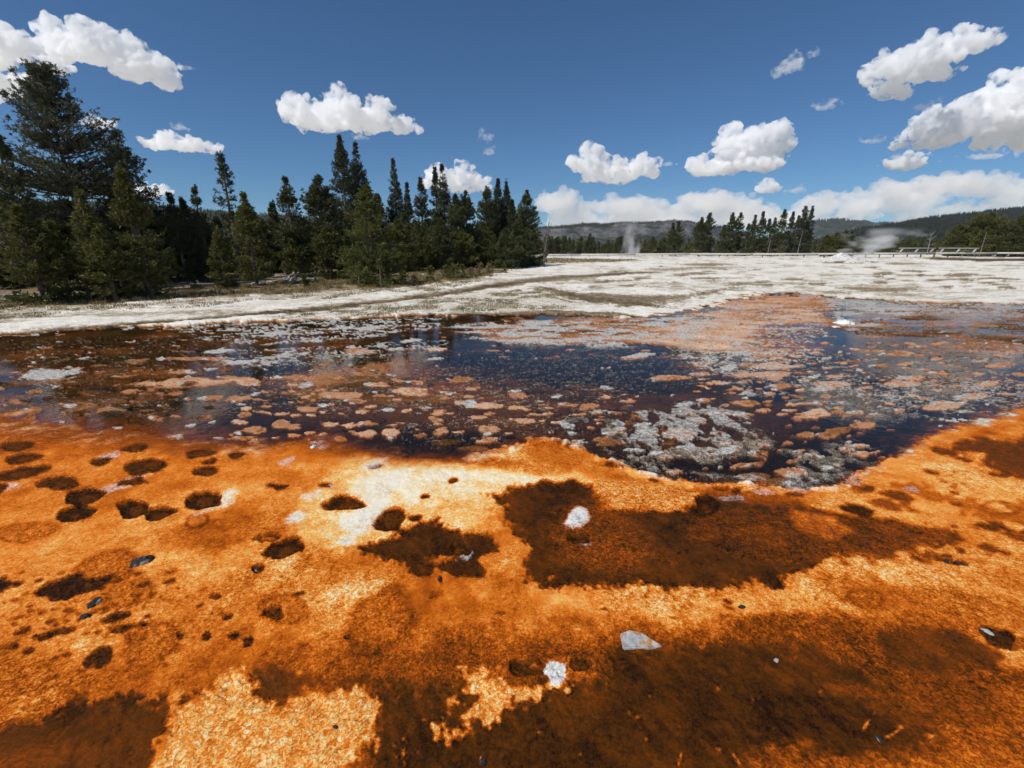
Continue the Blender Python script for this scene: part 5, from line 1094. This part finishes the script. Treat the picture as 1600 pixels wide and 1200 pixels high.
bank(1262, 1680, [(1262, 318), (1290, 306), (1340, 296), (1370, 282), (1420, 284), (1470, 270), (1510, 272), (1560, 272), (1600, 280), (1680, 276)], 354, 17, 'long hazy cloud bank over the dark hill at right', 202)
print('clouds', round(time.time() - T0, 1))

# ------------------------------------------------------------------ steam
def steam(px, pb, pt, hw, d, dens, lab, seed, lean=0.0, depth=None):
    x, y, zt = at(px, pt, d); zb = max(at(px, pb, d)[2], 0.03); H = zt - zb; W = hw * d / F
    m, nt, out = new_mat('steam_vapour')
    pos = N(nt, 'ShaderNodeTexCoord').outputs['Object']; sp = N(nt, 'ShaderNodeSeparateXYZ', {0: pos}).outputs
    u = math_(nt, 'DIVIDE', sp[0], W); vv_ = math_(nt, 'DIVIDE', sp[1], (depth or W)); h = math_(nt, 'DIVIDE', sp[2], H)
    u = math_(nt, 'SUBTRACT', u, math_(nt, 'MULTIPLY', h, lean))
    wdt = math_(nt, 'MULTIPLY_ADD', h, .55, .35)
    r = math_(nt, 'DIVIDE', math_(nt, 'SQRT', math_(nt, 'ADD', math_(nt, 'MULTIPLY', u, u), math_(nt, 'MULTIPLY', vv_, vv_))), wdt)
    nz_ = tnoise(nt, N(nt, 'ShaderNodeMapping', {'Vector': pos, 'Scale': (2.2 / W, 2.2 / W, 2.4 / H), 'Location': (seed, 0, 0)}).outputs[0], 1.0, 4, .6)
    k = math_(nt, 'SUBTRACT', math_(nt, 'MULTIPLY_ADD', nz_, 2.6, -.75), math_(nt, 'MULTIPLY', r, .85), clamp=True)
    k = math_(nt, 'MULTIPLY', k, N(nt, 'ShaderNodeMapRange', {0: h, 1: 1.0, 2: .25}).outputs[0])
    v = N(nt, 'ShaderNodeVolumePrincipled', {'Color': (1, 1, 1, 1), 'Density': math_(nt, 'MULTIPLY', k, dens)}); nt.links.new(v.outputs[0], out.inputs['Volume'])
    bm = bmesh.new(); bmesh.ops.create_uvsphere(bm, u_segments=24, v_segments=14, radius=1.0)
    for q in bm.verts:
        hz = (q.co.z + 1) / 2; q.co = Vector((q.co.x * W * 1.15 + lean * hz * W, q.co.y * (depth or W) * 1.15, hz * H))
    me = bpy.data.meshes.new('steam'); bm.to_mesh(me); bm.free(); me.materials.append(m); o = bpy.data.objects.new('steam', me); COL.objects.link(o); o.location = (x, y, zb)
    return tag(o, lab, 'steam', kind='stuff')
steam(990, 402, 344, 36, 118, .55, 'thin white steam column rising in front of the mesa', 1, lean=-.1)
steam(1356, 403, 354, 96, 72, 1.1, 'white steam drifting right off the sinter mound', 4, lean=.5, depth=3.0)
steam(1545, 560, 452, 200, 10.5, .85, 'faint steam hanging over the pool near the right edge', 7, lean=.1, depth=1.6)
print('steam', round(time.time() - T0, 1))

hm, nt, out = new_mat('haze_air')
v = N(nt, 'ShaderNodeVolumePrincipled', {'Color': (0.72, 0.84, 1.0, 1), 'Density': 0.00005, 'Anisotropy': 0.0}); nt.links.new(v.outputs[0], out.inputs['Volume'])
bm = bmesh.new(); bmesh.ops.create_cube(bm, size=1.0, matrix=Matrix.Translation((0, 0, 74)) @ Matrix.Diagonal((39000, 39000, 152 + 0, 1)))
me = bpy.data.meshes.new('haze'); bm.to_mesh(me); bm.free(); me.materials.append(hm); hz = bpy.data.objects.new('haze', me); COL.objects.link(hz); tag(hz, 'thin blue air haze over the far hills', 'haze', kind='stuff')
print('script', round(time.time() - T0, 1))
